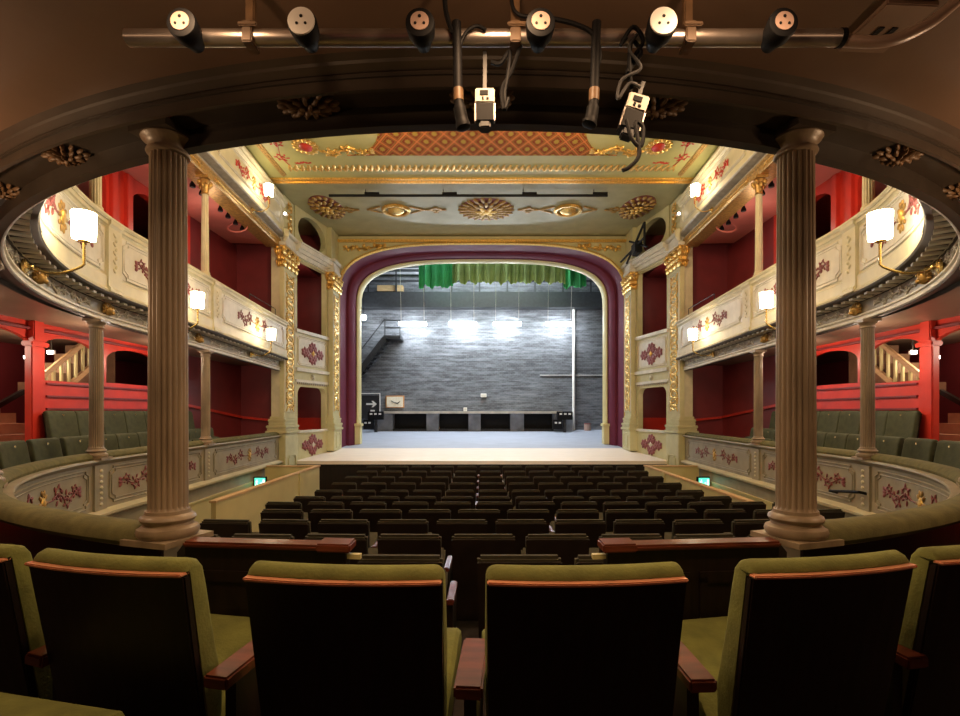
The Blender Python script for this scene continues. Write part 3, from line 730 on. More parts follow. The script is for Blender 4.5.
# ---- lower tier front (divided at the centre by the way down to the stalls)
ucl, ucr = col_u[3], col_u[4]                      # the two big columns
for s, side in ((-1, 'left'), (1, 'right')):
    ua, ub = (edges[0], ucl-.02) if s < 0 else (ucr+.02, edges[-1])
    st = stations(ua, ub, .15); xm, ym, _, _ = ring((ua+ub)/2)
    t = thing('lower_tier_front', 'low cream tier front with padded green rail curving along the %s of the stalls' % side, 'tier front', (xm, ym, -1.9), 'lower tier fronts')
    f0 = ring_fn(0)
    MB().sweep([(-.06, -1.9), (-.06, -.545), (0, -.545), (0, -1.9)], st, f0).build('front_wall', 'putty', t)
    MB().sweep([(-.075, -1.9), (-.075, -.545), (-.06, -.545), (-.06, -1.9)], st, f0).build('back_panel', 'backwood', t)
    MB().sweep([(-.08, -.545), (-.08, -.515), (.055, -.515), (.06, -.53), (.03, -.55), (0, -.575), (0, -.545)], st, f0).build('ledge', 'putty', t, smooth=True)
    MB().sweep([(0, -1.15), (.05, -1.14), (.09, -1.12), (.095, -1.09), (.06, -1.075), (0, -1.06)], st, f0).build('plinth_ledge', 'cream', t, smooth=True)
    MB().sweep([(0, -1.36), (.03, -1.36), (.03, -1.33), (0, -1.33)], st, f0).build('dado_rail', 'partition', t)
    MB().sweep([(0, -1.89), (.012, -1.89), (.012, -1.36), (0, -1.36)], st, f0).build('dado_boards', 'partition', t)
    MB().sweep([(-.10, -.53), (-.135, -.522), (-.155, -.50), (-.153, -.472), (-.130, -.450), (-.09, -.440), (-.04, -.445), (-.01, -.462), (.005, -.49), (-.005, -.515)], st, f0).build('padded_rail', 'railplush', t, smooth=True)
    es = [e for e in edges if ua-.1 <= e <= ub+.1]
    for i in range(len(es)-1):
        e0, e1 = es[i]+.13, es[i+1]-.13; wdt = e1-e0
        fm = ring_map((e0+e1)/2, -.81, .0, 0)
        panel(t, fm, wdt-.06, .42, None, 'putty', .06, .010)
        floral(t, fm, min(wdt*.78, 1.9), .26, 'crimson', 'gold', .012)
    for e in es[1:-1] if True else []:
        fm = ring_map(e, -.81, .004)
        mb = MB(); vs = []
        k = MB().sweep([(0, -1.06), (.025, -1.06), (.025, -.575), (0, -.575)], [e-.11, e, e+.11], f0); k.build('pier_strip', 'putty', t)
        for j in range(7): mb.ell(ring_map(e, -1.0+j*.06, .028), 0, 0, 0, .03, .022, .012, seg=6, rings=4)
        mb.build('pier_ornament', 'cream', t, smooth=True)
# ---- the middle balcony
t = thing('balcony_front', 'cream horseshoe balcony front with crimson scrolls on fluted columns', 'balcony front', (0, CY, 1.0))
fT = ring_fn(TILT)
st = stations(edges[0]-.06, edges[-1]+.06, .12)
MB().sweep([(-.205, 1.10), (-.20, 1.16), (-.205, 1.16), (-.23, 1.172), (-.235, 1.18), (-.26, 1.19), (-.2, 1.195), (-.02, 1.195), (-.02, 1.15), (-.19, 1.145), (-.19, 1.10)], st, fT).build('rear_fascia', 'fascia', t)
MB().sweep([(-.21, 1.140), (-.21, 1.148), (-.02, 1.148), (-.02, 1.140)], st, fT).build('soffit', 'darkbrown', t)
MB().sweep([(-.03, 1.072), (0, 1.072), (.012, 1.082), (.012, 1.098), (0, 1.105), (0, 1.125), (.018, 1.13), (.018, 1.145), (-.01, 1.16), (-.03, 1.16)], st, fT).build('architrave', 'pale', t, smooth=True)
MB().sweep([(-.05, 1.068), (-.006, 1.068), (-.006, 1.15), (-.05, 1.15)], st, fT).build('inner_lining', 'darkbrown', t)
MB().sweep([(-.05, 1.15), (-.012, 1.15), (-.012, 1.285), (-.05, 1.285)], st, fT).build('frieze', 'frieze', t)
MB().sweep([(-.05, 1.285), (.0, 1.285), (.02, 1.30), (.15, 1.312), (.175, 1.318), (.185, 1.335), (.17, 1.35), (-.05, 1.35)], st, fT).build('cornice', 'darkbrown', t, smooth=True)
mb = MB(); n = int((edges[-1]-edges[0])/.15)
for i in range(n):
    u = edges[0]+i*(edges[-1]-edges[0])/n
    for u0, u1 in ((u, u+.065),):
        vs = [rp(uu, nn, zz, TILT) for zz in (1.288, 1.318) for uu in (u0, u1) for nn in (.0, .135)]
        mb.add(vs, [(0, 2, 3, 1), (4, 5, 7, 6), (0, 1, 5, 4), (2, 6, 7, 3), (0, 4, 6, 2), (1, 3, 7, 5)])
mb.sweep([(-.004, 1.29), (-.004, 1.316), (.012, 1.316), (.012, 1.29)], stations(edges[0], edges[-1], .15), fT); mb.build('modillions', 'pale', t)
MB().sweep([(.05, 1.35), (.165, 1.35), (.17, 1.37), (.155, 1.385), (.15, 1.40), (.15, 1.52), (.14, 1.53), (.13, 1.54), (.13, 2.04), (.145, 2.06), (.16, 2.07), (.16, 2.11), (.05, 2.11)], st, fT).build('parapet', 'cream', t)
MB().sweep([(.02, 2.11), (.17, 2.11), (.185, 2.13), (.18, 2.155), (.15, 2.17), (.02, 2.17)], st, fT).build('top_rail', 'cream', t, smooth=True)
MB().sweep([(-.12, 2.13), (-.12, 2.19), (-.08, 2.215), (.04, 2.215), (.08, 2.19), (.08, 2.17), (.02, 2.17), (.02, 2.13)], st, fT).build('padded_rail', 'velvet', t, smooth=True)
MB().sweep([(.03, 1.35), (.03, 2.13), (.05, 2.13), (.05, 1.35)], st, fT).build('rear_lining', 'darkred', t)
for i in range(len(edges)-1):
    e0, e1 = edges[i]+.14, edges[i+1]-.14
    if i in (0, len(edges)-2): e0 += -.05*(i == 0); 
    if i == 4: parts = [(e0, e1)]
    else: parts = [(e0, e1)]
    for a0, a1 in parts:
        wdt = a1-a0; fm = ring_map((a0+a1)/2, 1.79, .132, TILT)
        vis = not (3 <= i <= 5)
        pf = panel(t, fm, wdt-.04, .46, 'pale', 'pale', .07, .012)
        if vis or i in (3, 5): floral(t, fm, min(wdt*.72, 1.7), .30, 'crimson', 'gold', .016)
for e in col_u:
    MB().sweep([(.10, 1.36), (.185, 1.36), (.185, 1.40), (.165, 1.42), (.165, 2.05), (.19, 2.08), (.19, 2.12), (.10, 2.12)], [e-.13, e, e+.13], fT).build('parapet_pier', 'cream', t)
    mb = MB()
    for j in range(9): mb.ell(ring_map(e, 1.60+j*.048, .168, TILT), .02*(-1)**j, 0, 0, .035, .02, .012, rot=.6*(-1)**j, seg=6, rings=4)
    mb.build('pier_ornament', 'cream', t, smooth=True)
# lion masks, frieze scrolls
bays = []
for i in range(len(edges)-1):
    if i in (3, 4, 5): continue
    bays += [(edges[i], (edges[i]+edges[i+1])/2), ((edges[i]+edges[i+1])/2, edges[i+1])]
for e0, e1 in bays:
    mb = MB(); L = (e1-e0)*.5-.16; fm = ring_map((e0+e1)/2, 1.218, -.01, TILT)
    for sx in (-1, 1): scroll_half(mb, fm, sx, L, .12, .0, .013)
    mb.build('frieze_scroll', 'pale', t, smooth=True)
mask_u = [u_d(d, s)  for s in (-1, 1) for d in (7.55, 5.55)]+[L1+R*.45, L1+LA-R*.45]
for u in mask_u:
    fm = ring_map(u, 1.205, .0, TILT); mb = MB()
    mb.ell(fm, 0, -.005, .03, .05, .06, .05, seg=10, rings=6); mb.ell(fm, 0, -.035, .07, .028, .022, .02, seg=8)
    for sx in (-1, 1): mb.ell(fm, sx*.02, .02, .075, .012, .010, .01, seg=6, rings=4); mb.ell(fm, sx*.055, .03, .03, .022, .03, .02, seg=6, rings=4)
    for k in range(9):
        a = PI*(-.1+1.2*k/8); mb.ell(fm, .07*math.cos(a), .065*math.sin(a)-.005, .015, .03, .018, .02, rot=a, seg=6, rings=4)
    mb.build('lion_mask', 'oldgold', t, smooth=True)
# carved bosses under the near soffit
for ang in (90, 81.6, 98.4, 65.4, 114.6, 56.3, 123.7):
    u = L1+R*math.radians(ang)
    fm = lambda a, b, h, u=u: rp(u+a, -.095+b, 1.140-h, TILT)
    rosette(t, fm, .115, .085, 'bronze', 'bronze', .02, 15, 'carved_boss')
# ---- the gallery
t = thing('gallery_front', 'topmost cream gallery front meeting the painted ceiling', 'gallery front', (0, CY, 3.66))
f0 = ring_fn(0)
MB().sweep([(-.30, 3.68), (0, 3.68), (.012, 3.70), (0, 3.74), (0, 3.80), (.03, 3.82), (.03, 3.84), (-.30, 3.84)], st, f0).build('architrave', 'oldgold', t, smooth=True)
MB().sweep([(-.1, 3.84), (.0, 3.84), (.0, 3.90), (.05, 3.905), (.13, 3.93), (.14, 3.95), (.12, 3.97), (-.1, 3.97)], st, f0).build('cornice', 'frieze', t, smooth=True)
MB().sweep([(0, 3.97), (.11, 3.97), (.12, 3.99), (.10, 4.01), (.10, 4.08), (.085, 4.09), (.085, 4.56), (.11, 4.58), (.13, 4.60), (.13, 4.64), (.17, 4.66), (.17, 4.70), (0, 4.70)], st, f0).build('parapet', 'cream', t)
for i in range(len(edges)-1):
    e0, e1 = edges[i]+.1, edges[i+1]-.1; wdt = e1-e0; fm = ring_map((e0+e1)/2, 4.33, .087, 0)
    if 2 <= i <= 6: continue
    panel(t, fm, wdt, .40, None, 'pale', .06, .010); floral(t, fm, min(wdt*.6, 1.6), .28, 'red', 'gold', .012)
    mb = MB()
    for sx in (-1, 1): scroll_half(mb, ring_map((e0+e1)/2, 3.77, .0, 0), sx, wdt*.42, .06, .02, .012)
    mb.build('gilded_frieze_scroll', 'gold', t, smooth=True)
# ---- columns of the lower tier and of the middle balcony
names = {0: 'short fluted column nearest the stage on the left tier rail', 1: 'fluted column standing on the left tier rail beside the green seats',
         2: 'fluted column at the far left edge of the view', 3: 'large fluted column in the left foreground', 4: 'large fluted column in the right foreground',
         5: 'fluted column at the far right edge of the view', 6: 'fluted column standing on the right tier rail beside the green seats', 7: 'short fluted column nearest the stage on the right tier rail'}
for i, u in enumerate(col_u):
    n = -.10 if i in (2, 5) else (-.057 if i in (3, 4) else -.02)
    p = rp(u, n, 0); x, y, nx, ny = ring(u)
    z0 = -.512; z1 = (1.139 if i in (3, 4) else 1.072)+TILT*y
    fluted_column(p.x, p.y, z0, z1, names[i], math.atan2(ny, nx)+(0 if i not in (3, 4) else 0), .070 if i in (3, 4) else .066, shade=0 if i in (3, 4) else 1)
mb0 = None
for i, u in enumerate(col_u):
    if i in (2, 3, 4, 5): continue
    p = rp(u, -.03, 0); x, y, nx, ny = ring(u); side = 'left' if x < 0 else 'right'
    z0 = 2.215+TILT*y; z1 = 3.68; H = z1-z0
    which = 'nearer the stage' if i in (0, 7) else 'further from the stage'
    tt = thing('balcony_column', 'slender cream column on the %s balcony rail, the one %s' % (side, which), 'column', (p.x, p.y, z0), 'slender balcony columns')
    MB().lathe([(.085, 0), (.085, .03), (.07, .05), (.072, .07), (.06, .09)], (p.x, p.y, z0), 24).build('base', 'cream', tt, smooth=True)
    MB().lathe([(.058, .08)]+[(.058-.010*k/6, .1+(H-.36)*k/6) for k in range(7)], (p.x, p.y, z0), 72, flute=[0]+[12]*7).build('shaft', 'cream', tt, smooth=True)
    mb = MB(); mb.lathe([(.05, H-.28), (.062, H-.27), (.05, H-.255), (.06, H-.18), (.075, H-.10), (.08, H-.06)], (p.x, p.y, z0), 24)
    fx = lambda a, b, h: Vector((p.x+a, p.y+b, z0+H-.1+h))
    for k in range(4):
        a = PI/4+PI/2*k; mb.ell(fx, .085*math.cos(a), .085*math.sin(a), 0, .035, .03, .045, rot=a, seg=8)
        a = PI/2*k; mb.ell(fx, .07*math.cos(a), .07*math.sin(a), -.05, .03, .025, .05, rot=a, seg=8)
    mb.box(p.x-.095, p.x+.095, p.y-.095, p.y+.095, z0+H-.045, z0+H-.001)
    mb.build('gilded_capital', 'oldgold', tt, smooth=True)

# ---- sconces
def sconce(u, zb, tilt, label, sc=1.0, reach=.34):
    p = rp(u, 0, zb, tilt)
    t = thing('wall_sconce', label, 'lamp', tuple(p), 'glowing sconces on the tier fronts')
    fm = ring_map(u, zb, .0, tilt)
    mb = MB(); mb.ell(fm, 0, 0, .02, .05, .06, .03, seg=12); mb.ell(fm, 0, 0, .05, .025, .025, .03, seg=8); mb.build('boss', 'brass', t, smooth=True)
    pts = [fm(0, -.04*math.sin(k/8*PI)+.0+(.05*(k/8)**2), .05+reach*.95*k/8) for k in range(9)]+[fm(0, .07, .05+reach), fm(0, .15, .05+reach), fm(0, .26, .05+reach)]
    MB().tube(pts, .011, 8).build('arm', 'brass', t, smooth=True)
    q = fm(0, .25, .05+reach)
    MB().lathe([(.012, 0), (.045, .012), (.02, .03)], tuple(q), 16).build('cup', 'brass', t, smooth=True)
    r = .088*sc
    MB().lathe([(r*.92, .03), (r*.92, .032), (r, .245*sc), (r*.97, .245*sc)], tuple(q), 28).build('lamp_shade', 'shade', t, smooth=True)
    return t
for s, side in ((-1, 'left'), (1, 'right')):
    sconce(u_d(3.92, s), 1.20, TILT, 'large glowing sconce on the %s balcony near the viewer' % side)
    sconce(u_d(6.75, s), 1.225, TILT, 'glowing sconce half hidden behind the big %s column' % side, .95)
    sconce(u_d(9.5, s), 1.225, TILT, 'glowing sconce on the %s balcony front beside the stage pilaster' % side, .95)
    sconce(u_d(9.55, s), 3.86, 0, 'glowing sconce on the top gallery front at %s' % side, .95, .28)

# ================================================================== MAHOGANY RAILS AT THE WAY DOWN TO THE STALLS
for s, side in ((-1, 'left'), (1, 'right')):
    xs = lambda a: s*a
    t = thing('barrier', 'dark panelled barrier with polished mahogany rail right of the large left column' if s < 0 else 'dark panelled barrier with polished mahogany rail left of the large right column', 'barrier', (s*.8, 1.9, -1.25), 'barriers before the stalls')
    xo = 1.135; xi = .50 if s < 0 else .46; yo, yi = 1.93, 1.865
    def seg(m, a0, a1, w0, w1, z0, z1):
        vs = []
        for a in (a0, a1):
            y = yi+(yo-yi)*(a-xi)/(xo-xi)
            for z in (z0, z1):
                for ww in (w0, w1): vs.append((s*a, y+ww, z))
        return m.add(vs, [(0, 1, 3, 2), (4, 6, 7, 5), (0, 4, 5, 1), (2, 3, 7, 6), (0, 2, 6, 4), (1, 5, 7, 3)])
    seg(MB(), xi+.02, xo, -.02, .02, -1.25, -.512).build('panel', 'backwood', t)
    m = MB()
    for a0, a1 in ((xi+.05, (xi+xo)/2-.02), ((xi+xo)/2+.02, xo-.04)):
        seg(m, a0, a1, -.028, -.02, -1.15, -1.10); seg(m, a0, a1, -.028, -.02, -.64, -.60); seg(m, a0, a0+.03, -.028, -.02, -1.12, -.62); seg(m, a1-.03, a1, -.028, -.02, -1.12, -.62)
    m.build('panel_frame', 'backwood', t)
    seg(MB(), xi+.10, xo, -.042, .042, -.512, -.490).build('handrail', 'mahogany', t, bevel=.008)
    seg(MB(), xi-.02, xi+.11, -.05, .05, -.514, -.482).build('rail_cap', 'mahogany', t, bevel=.006)
    seg(MB(), xi, xi+.09, -.03, .03, -1.25, -.514).build('end_post', 'backwood', t)
    seg(MB(), xi-.05, xi, -.012, .012, -.545, -.528).build('catch', 'partition', t)

# ================================================================== SEATS
def chair_proto(root, dark=False, W=.243, T=.876, arms=True):
    """tip-up circle seat, origin on the floor below the back, facing +Y"""
    def curve(x): return -.022*(1-(x/W)**2)
    def slab(y0, y1, z0, z1, w0, w1, n=10, lean=.15):
        vs = []; 
        for i in range(n+1):
            for z, w_ in ((z0, w0), (z1, w1)):
                x = -w_+2*w_*i/n; ly = lean*(1-(z/T))*1.0
                for y in (y0, y1): vs.append((x, y+ly+curve(x), z))
        fs = []
        for i in range(n):
            p = i*4; q = p+4
            fs += [(p, q, q+2, p+2), (p+1, p+3, q+3, q+1), (p+2, q+2, q+3, p+3), (p, p+1, q+1, q)]
        fs += [(0, 2, 3, 1), (n*4, n*4+1, n*4+3, n*4+2)]
        return vs, fs
    MB().add(*slab(0, .022, .27, T-.035, W*.95, W)).build('back_panel', 'backwood', root, bevel=.004)
    MB().add(*slab(-.010, .022, T-.036, T-.027, W*.995, W)).build('top_trim', 'littrim', root, bevel=.003)
    m = MB(); vs = []; XS = [-1, -.99, -.97, -.94, -.90, -.8, -.5, -.2, .2, .5, .8, .90, .94, .97, .99, 1]; n = len(XS)-1
    prof = [(.022, .36), (.022, T-.030), (.010, T-.026), (.013, T-.016), (.026, T-.004), (.046, T+.002), (.066, T-.006), (.076, T-.028), (.080, T-.08), (.083, .66), (.105, .50), (.085, .42), (.05, .37)]
    for i in range(n+1):
        e = abs(XS[i]); rd = 1-math.sqrt(max(0, 1-(max(0, e-.90)/.10)**2)); k = 1-.30*rd
        for y, z in prof:
            x = W*XS[i]*(1 if z > .5 else .97)
            zz = z-(.020*rd if z > T-.026 else 0)
            vs.append((x, (.022+(y-.022)*k)+.15*(1-z/T)+curve(x), zz))
    p = len(prof); fs = []
    for i in range(n):
        for j in range(p): fs.append((i*p+j, i*p+(j+1) % p, (i+1)*p+(j+1) % p, (i+1)*p+j))
    fs += [tuple(range(p)), tuple(n*p+j for j in range(p-1, -1, -1))]
    m.add(vs, fs); bc = m.build('back_cushion', 'velvetlit' if not dark else 'velvet', root, smooth=True)
    # tipped seat cushion
    m = MB(); hinge = Vector((0, .20, .315)); ang = math.radians(17)
    prof = [(0, 0), (.0, .05), (.06, .085), (.36, .085), (.41, .06), (.42, .02), (.39, -.01), (.05, -.02)]
    vs = []
    for x in (-W*.93, -W*.88, 0, W*.88, W*.93):
        sh = .86 if abs(x) > W*.9 else 1
        for y, z in prof:
            yy, zz = y*(1-(1-sh)*.1), z*sh
            vs.append((x, hinge.y+yy*math.cos(ang)-zz*math.sin(ang), hinge.z+yy*math.sin(ang)+zz*math.cos(ang)))
    p = len(prof); fs = []
    for i in range(4):
        for j in range(p): fs.append((i*p+j, i*p+(j+1) % p, (i+1)*p+(j+1) % p, (i+1)*p+j))
    fs += [tuple(range(p)), tuple(4*p+j for j in range(p-1, -1, -1))]
    m.add(vs, fs).build('seat_cushion', 'velvetlit' if not dark else 'velvet', root, smooth=True)
    MB().lathe([(.012, 0), (.012, .004)], (0, 0, 0), 12, fn=lambda a, b, c: (a, .092+.15*(1-.85)+.004+c-.0285, T-.055+b)).build('number_disc', 'brass', root)
    # right-hand arm shared with the neighbour
    if not arms: return
    xa = .302
    m = MB(); m.add([(xa-.036*k, y, z) for y, z, k in ((.04, .580, -1), (.29, .590, -1), (.29, .590, 1), (.04, .580, 1), (.04, .546, -1), (.29, .556, -1), (.29, .556, 1), (.04, .546, 1))], [(0, 1, 2, 3), (7, 6, 5, 4), (0, 4, 5, 1), (1, 5, 6, 2), (2, 6, 7, 3), (3, 7, 4, 0)])
    m.build('armrest', 'mahogany', root, bevel=.006)
    MB().box(xa-.016, xa+.016, .10, .36, 0, .551).build('arm_standard', 'backwood', root)
def root0(name):
    o = bpy.data.objects.new(name, None); COL.objects.link(o); o.empty_display_size = .05; return o
def put(c, loc, face, label, group, cat='seat'):
    """face = horizontal direction the sitter looks"""
    c.location = loc; c.rotation_euler = (0, 0, math.atan2(face[1], face[0])-PI/2)
    return tag(c, label, cat, group)
pr = root0('circle_seat'); chair_proto(pr)
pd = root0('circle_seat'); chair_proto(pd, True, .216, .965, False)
first = {}
def use(p):
    if p.name in first: return copy_thing(p)
    first[p.name] = 1; return p
# nearest row, seen from behind
near = {-17.9: 'dark-backed green seat cut by the left edge of the view', -11.1: 'dark-backed green seat in the near row, below the large left column',
        -3.48: 'dark-backed green seat in the near row, just left of the centre armrest', 3.50: 'dark-backed green seat in the near row, just right of the centre armrest',
        11.2: 'dark-backed green seat in the near row, below the large right column', 17.9: 'dark-backed green seat cut by the right edge of the view'}
RC = 4.875
def on_arc(deg, rad, z):
    a = math.radians(deg); return Vector((rad*math.sin(a), CY-rad*math.cos(a), z)), (-math.sin(a), math.cos(a))
for deg, lb in near.items():
    p, f = on_arc(deg-.5, RC, -1.25); put(use(pr), p, f, lb, 'seats of the near row')
p, f = on_arc(-12.4, 5.52, -1.25); c = use(pr); c.scale = (1, 1, 1.10); put(c, p, f, 'green seat of the row behind, only its tip at the bottom left corner', 'seats behind the viewer')
# side seats, seen from the front
for s, side in ((-1, 'left'), (1, 'right')):
    d = 8.95; k = 0
    us = [u_d(8.95, s)+(-s)*i*.44 for i in range(13)]
    for k, u in enumerate(us):
        x, y, nx, ny = ring(u)
        pos = Vector((x-nx*.60, y-ny*.60, -1.25))
        if pos.y < 3.9: continue
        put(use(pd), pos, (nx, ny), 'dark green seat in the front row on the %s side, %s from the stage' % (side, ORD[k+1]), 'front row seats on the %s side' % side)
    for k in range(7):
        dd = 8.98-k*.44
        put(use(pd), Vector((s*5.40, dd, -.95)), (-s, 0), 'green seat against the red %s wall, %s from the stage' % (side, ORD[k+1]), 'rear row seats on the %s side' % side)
# stalls
def stall_proto(root):
    W = .205
    def slab(m, y0, y1, z0, z1, w0, w1, lean=.12):
        vs = [(x*w_, y+lean*(1-z/.8), z) for z, w_ in ((z0, w0), (z1, w1)) for x in (-1, 1) for y in (y0, y1)]
        return m.add(vs, [(0, 2, 3, 1), (4, 5, 7, 6), (0, 1, 5, 4), (2, 6, 7, 3), (0, 4, 6, 2), (1, 3, 7, 5)])
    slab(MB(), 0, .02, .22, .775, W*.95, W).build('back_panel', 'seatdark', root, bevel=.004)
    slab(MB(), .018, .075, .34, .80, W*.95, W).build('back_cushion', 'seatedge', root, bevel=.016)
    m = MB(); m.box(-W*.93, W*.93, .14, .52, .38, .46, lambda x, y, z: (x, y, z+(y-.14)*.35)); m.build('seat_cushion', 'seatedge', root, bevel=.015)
    MB().box(.222, .258, .04, .32, .555, .585).build('armrest', 'mahogany', root, bevel=.005)
    MB().box(.23, .25, .08, .36, 0, .555).build('arm_standard', 'seatdark', root)
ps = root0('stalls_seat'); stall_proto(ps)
P = .48
offs = [None, .02, -.34, -.06, .30, .333, .333, .333, .333, .333, .333]
for i in range(11):
    D = 2.40+.81*i; row = 11-i
    if i == 0: xs = [-.876, -.396, .182, .66]
    else:
        lim = 3.06 if D > 6.1 else min(3.9 if D > 4.2 else 2.9, math.sqrt(max(.1, 4.1**2-(D-.1-CY)**2))-.30)
        xs = [(offs[i]+k)*P for k in range(-9, 10) if -2.32 < (offs[i]+k)*P < lim and abs((offs[i]+k)*P) < lim]
    for k, x in enumerate(xs):
        c = use(ps); c.location = (x, D, stall_floor(D))
        c.rotation_euler = (0, 0, math.radians(x*2.2))
        tag(c, 'dark stalls seat, %s from the left in the %s row from the stage' % (ORD[k+1], ORD[row]), 'seat', 'stalls seats')
# cream partitions at the sides of the stalls
for s, side in ((-1, 'left'), (1, 'right')):
    t = thing('partition', 'low cream partition with wooden capping along the %s side of the stalls' % side, 'partition', (s*3.33, 8.1, -1.94), 'stalls partitions')
    x0, x1 = s*3.33-.03, s*3.33+.03
    m = MB(); m.add([(x, d, z) for d, zt in ((6.2, -1.125), (10.15, -1.105)) for x in (x0, x1) for z in (-1.94, zt)], [(0, 2, 3, 1), (4, 5, 7, 6), (1, 3, 7, 5), (0, 4, 6, 2), (0, 1, 5, 4), (2, 6, 7, 3)]); m.build('side_panel', 'partition', t)
    MB().box(min(s*3.36, s*4.38), max(s*3.36, s*4.38), 10.09, 10.15, -1.94, -1.105).build('end_panel', 'partition', t)
    m = MB(); m.bar((s*3.33, 6.18, -1.112), (s*3.33, 10.17, -1.092), .09, .026); m.bar((s*3.30, 10.12, -1.092), (s*4.38, 10.12, -1.092), .09, .026); m.build('capping', 'palewood', t)
    MB().box(s*3.33-.05, s*3.33+.05, 9.0, 9.1, -1.94, -1.10).build('post', 'partition', t)
# exit signs
for s, side in ((-1, 'left'), (1, 'right')):
    t = thing('exit_sign', 'green illuminated exit sign on the wall below the %s tier front' % side, 'exit sign', (s*4.25, 9.55, -1.46), 'exit signs')
    x0, x1 = min(s*4.14, s*4.34), max(s*4.14, s*4.34)
    MB().box(x0-.03, x1+.02, 9.55, 9.60, -1.47, -1.24).build('case', 'black', t, bevel=.006)
    MB().box(x0, x1, 9.540, 9.551, -1.45, -1.26).build('lit_panel', 'exit', t)
    cx = (x0+x1)/2; pf = lambda a, b, h: Vector((cx+a, 9.539-h, -1.355+b)); m = MB()
    m.ell(pf, -.052, .055, 0, .012, .012, .002, seg=8)
    for q in (((-.056, .038), (-.062, .0)), ((-.062, .0), (-.04, -.03)), ((-.04, -.03), (-.05, -.06)), ((-.062, 0), (-.085, -.045)), ((-.056, .036), (-.032, .012)), ((-.056, .036), (-.082, .018)), ((.0, 0), (.03, 0))):
        m.tube([pf(*q[0], 0), pf(*q[1], 0)], .006, 5)
    m.prism([(.025, -.018), (.045, 0), (.025, .018)], [], pf, -.001, .002); m.prism([(.055, -.065), (.09, -.065), (.09, .065), (.055, .065)], [], pf, -.001, .002)
    m.build('running_figure_symbol', 'exitwhite', t)
# grab rail on the lower tier front at the right
t = thing('grab_rail', 'short dark grab rail on the right tier front beside the column', 'handrail', (3.9, 4.9, -1.2))
p = [rp(LT-u_d(5.9, -1), .09, -.93), rp(LT-u_d(5.35, -1), .09, -.86)]
MB().tube([rp(LT-u_d(5.9, -1), .005, -.95)]+p+[rp(LT-u_d(5.35, -1), .005, -.88)], .016, 8).build('rail', 'black', t, smooth=True)

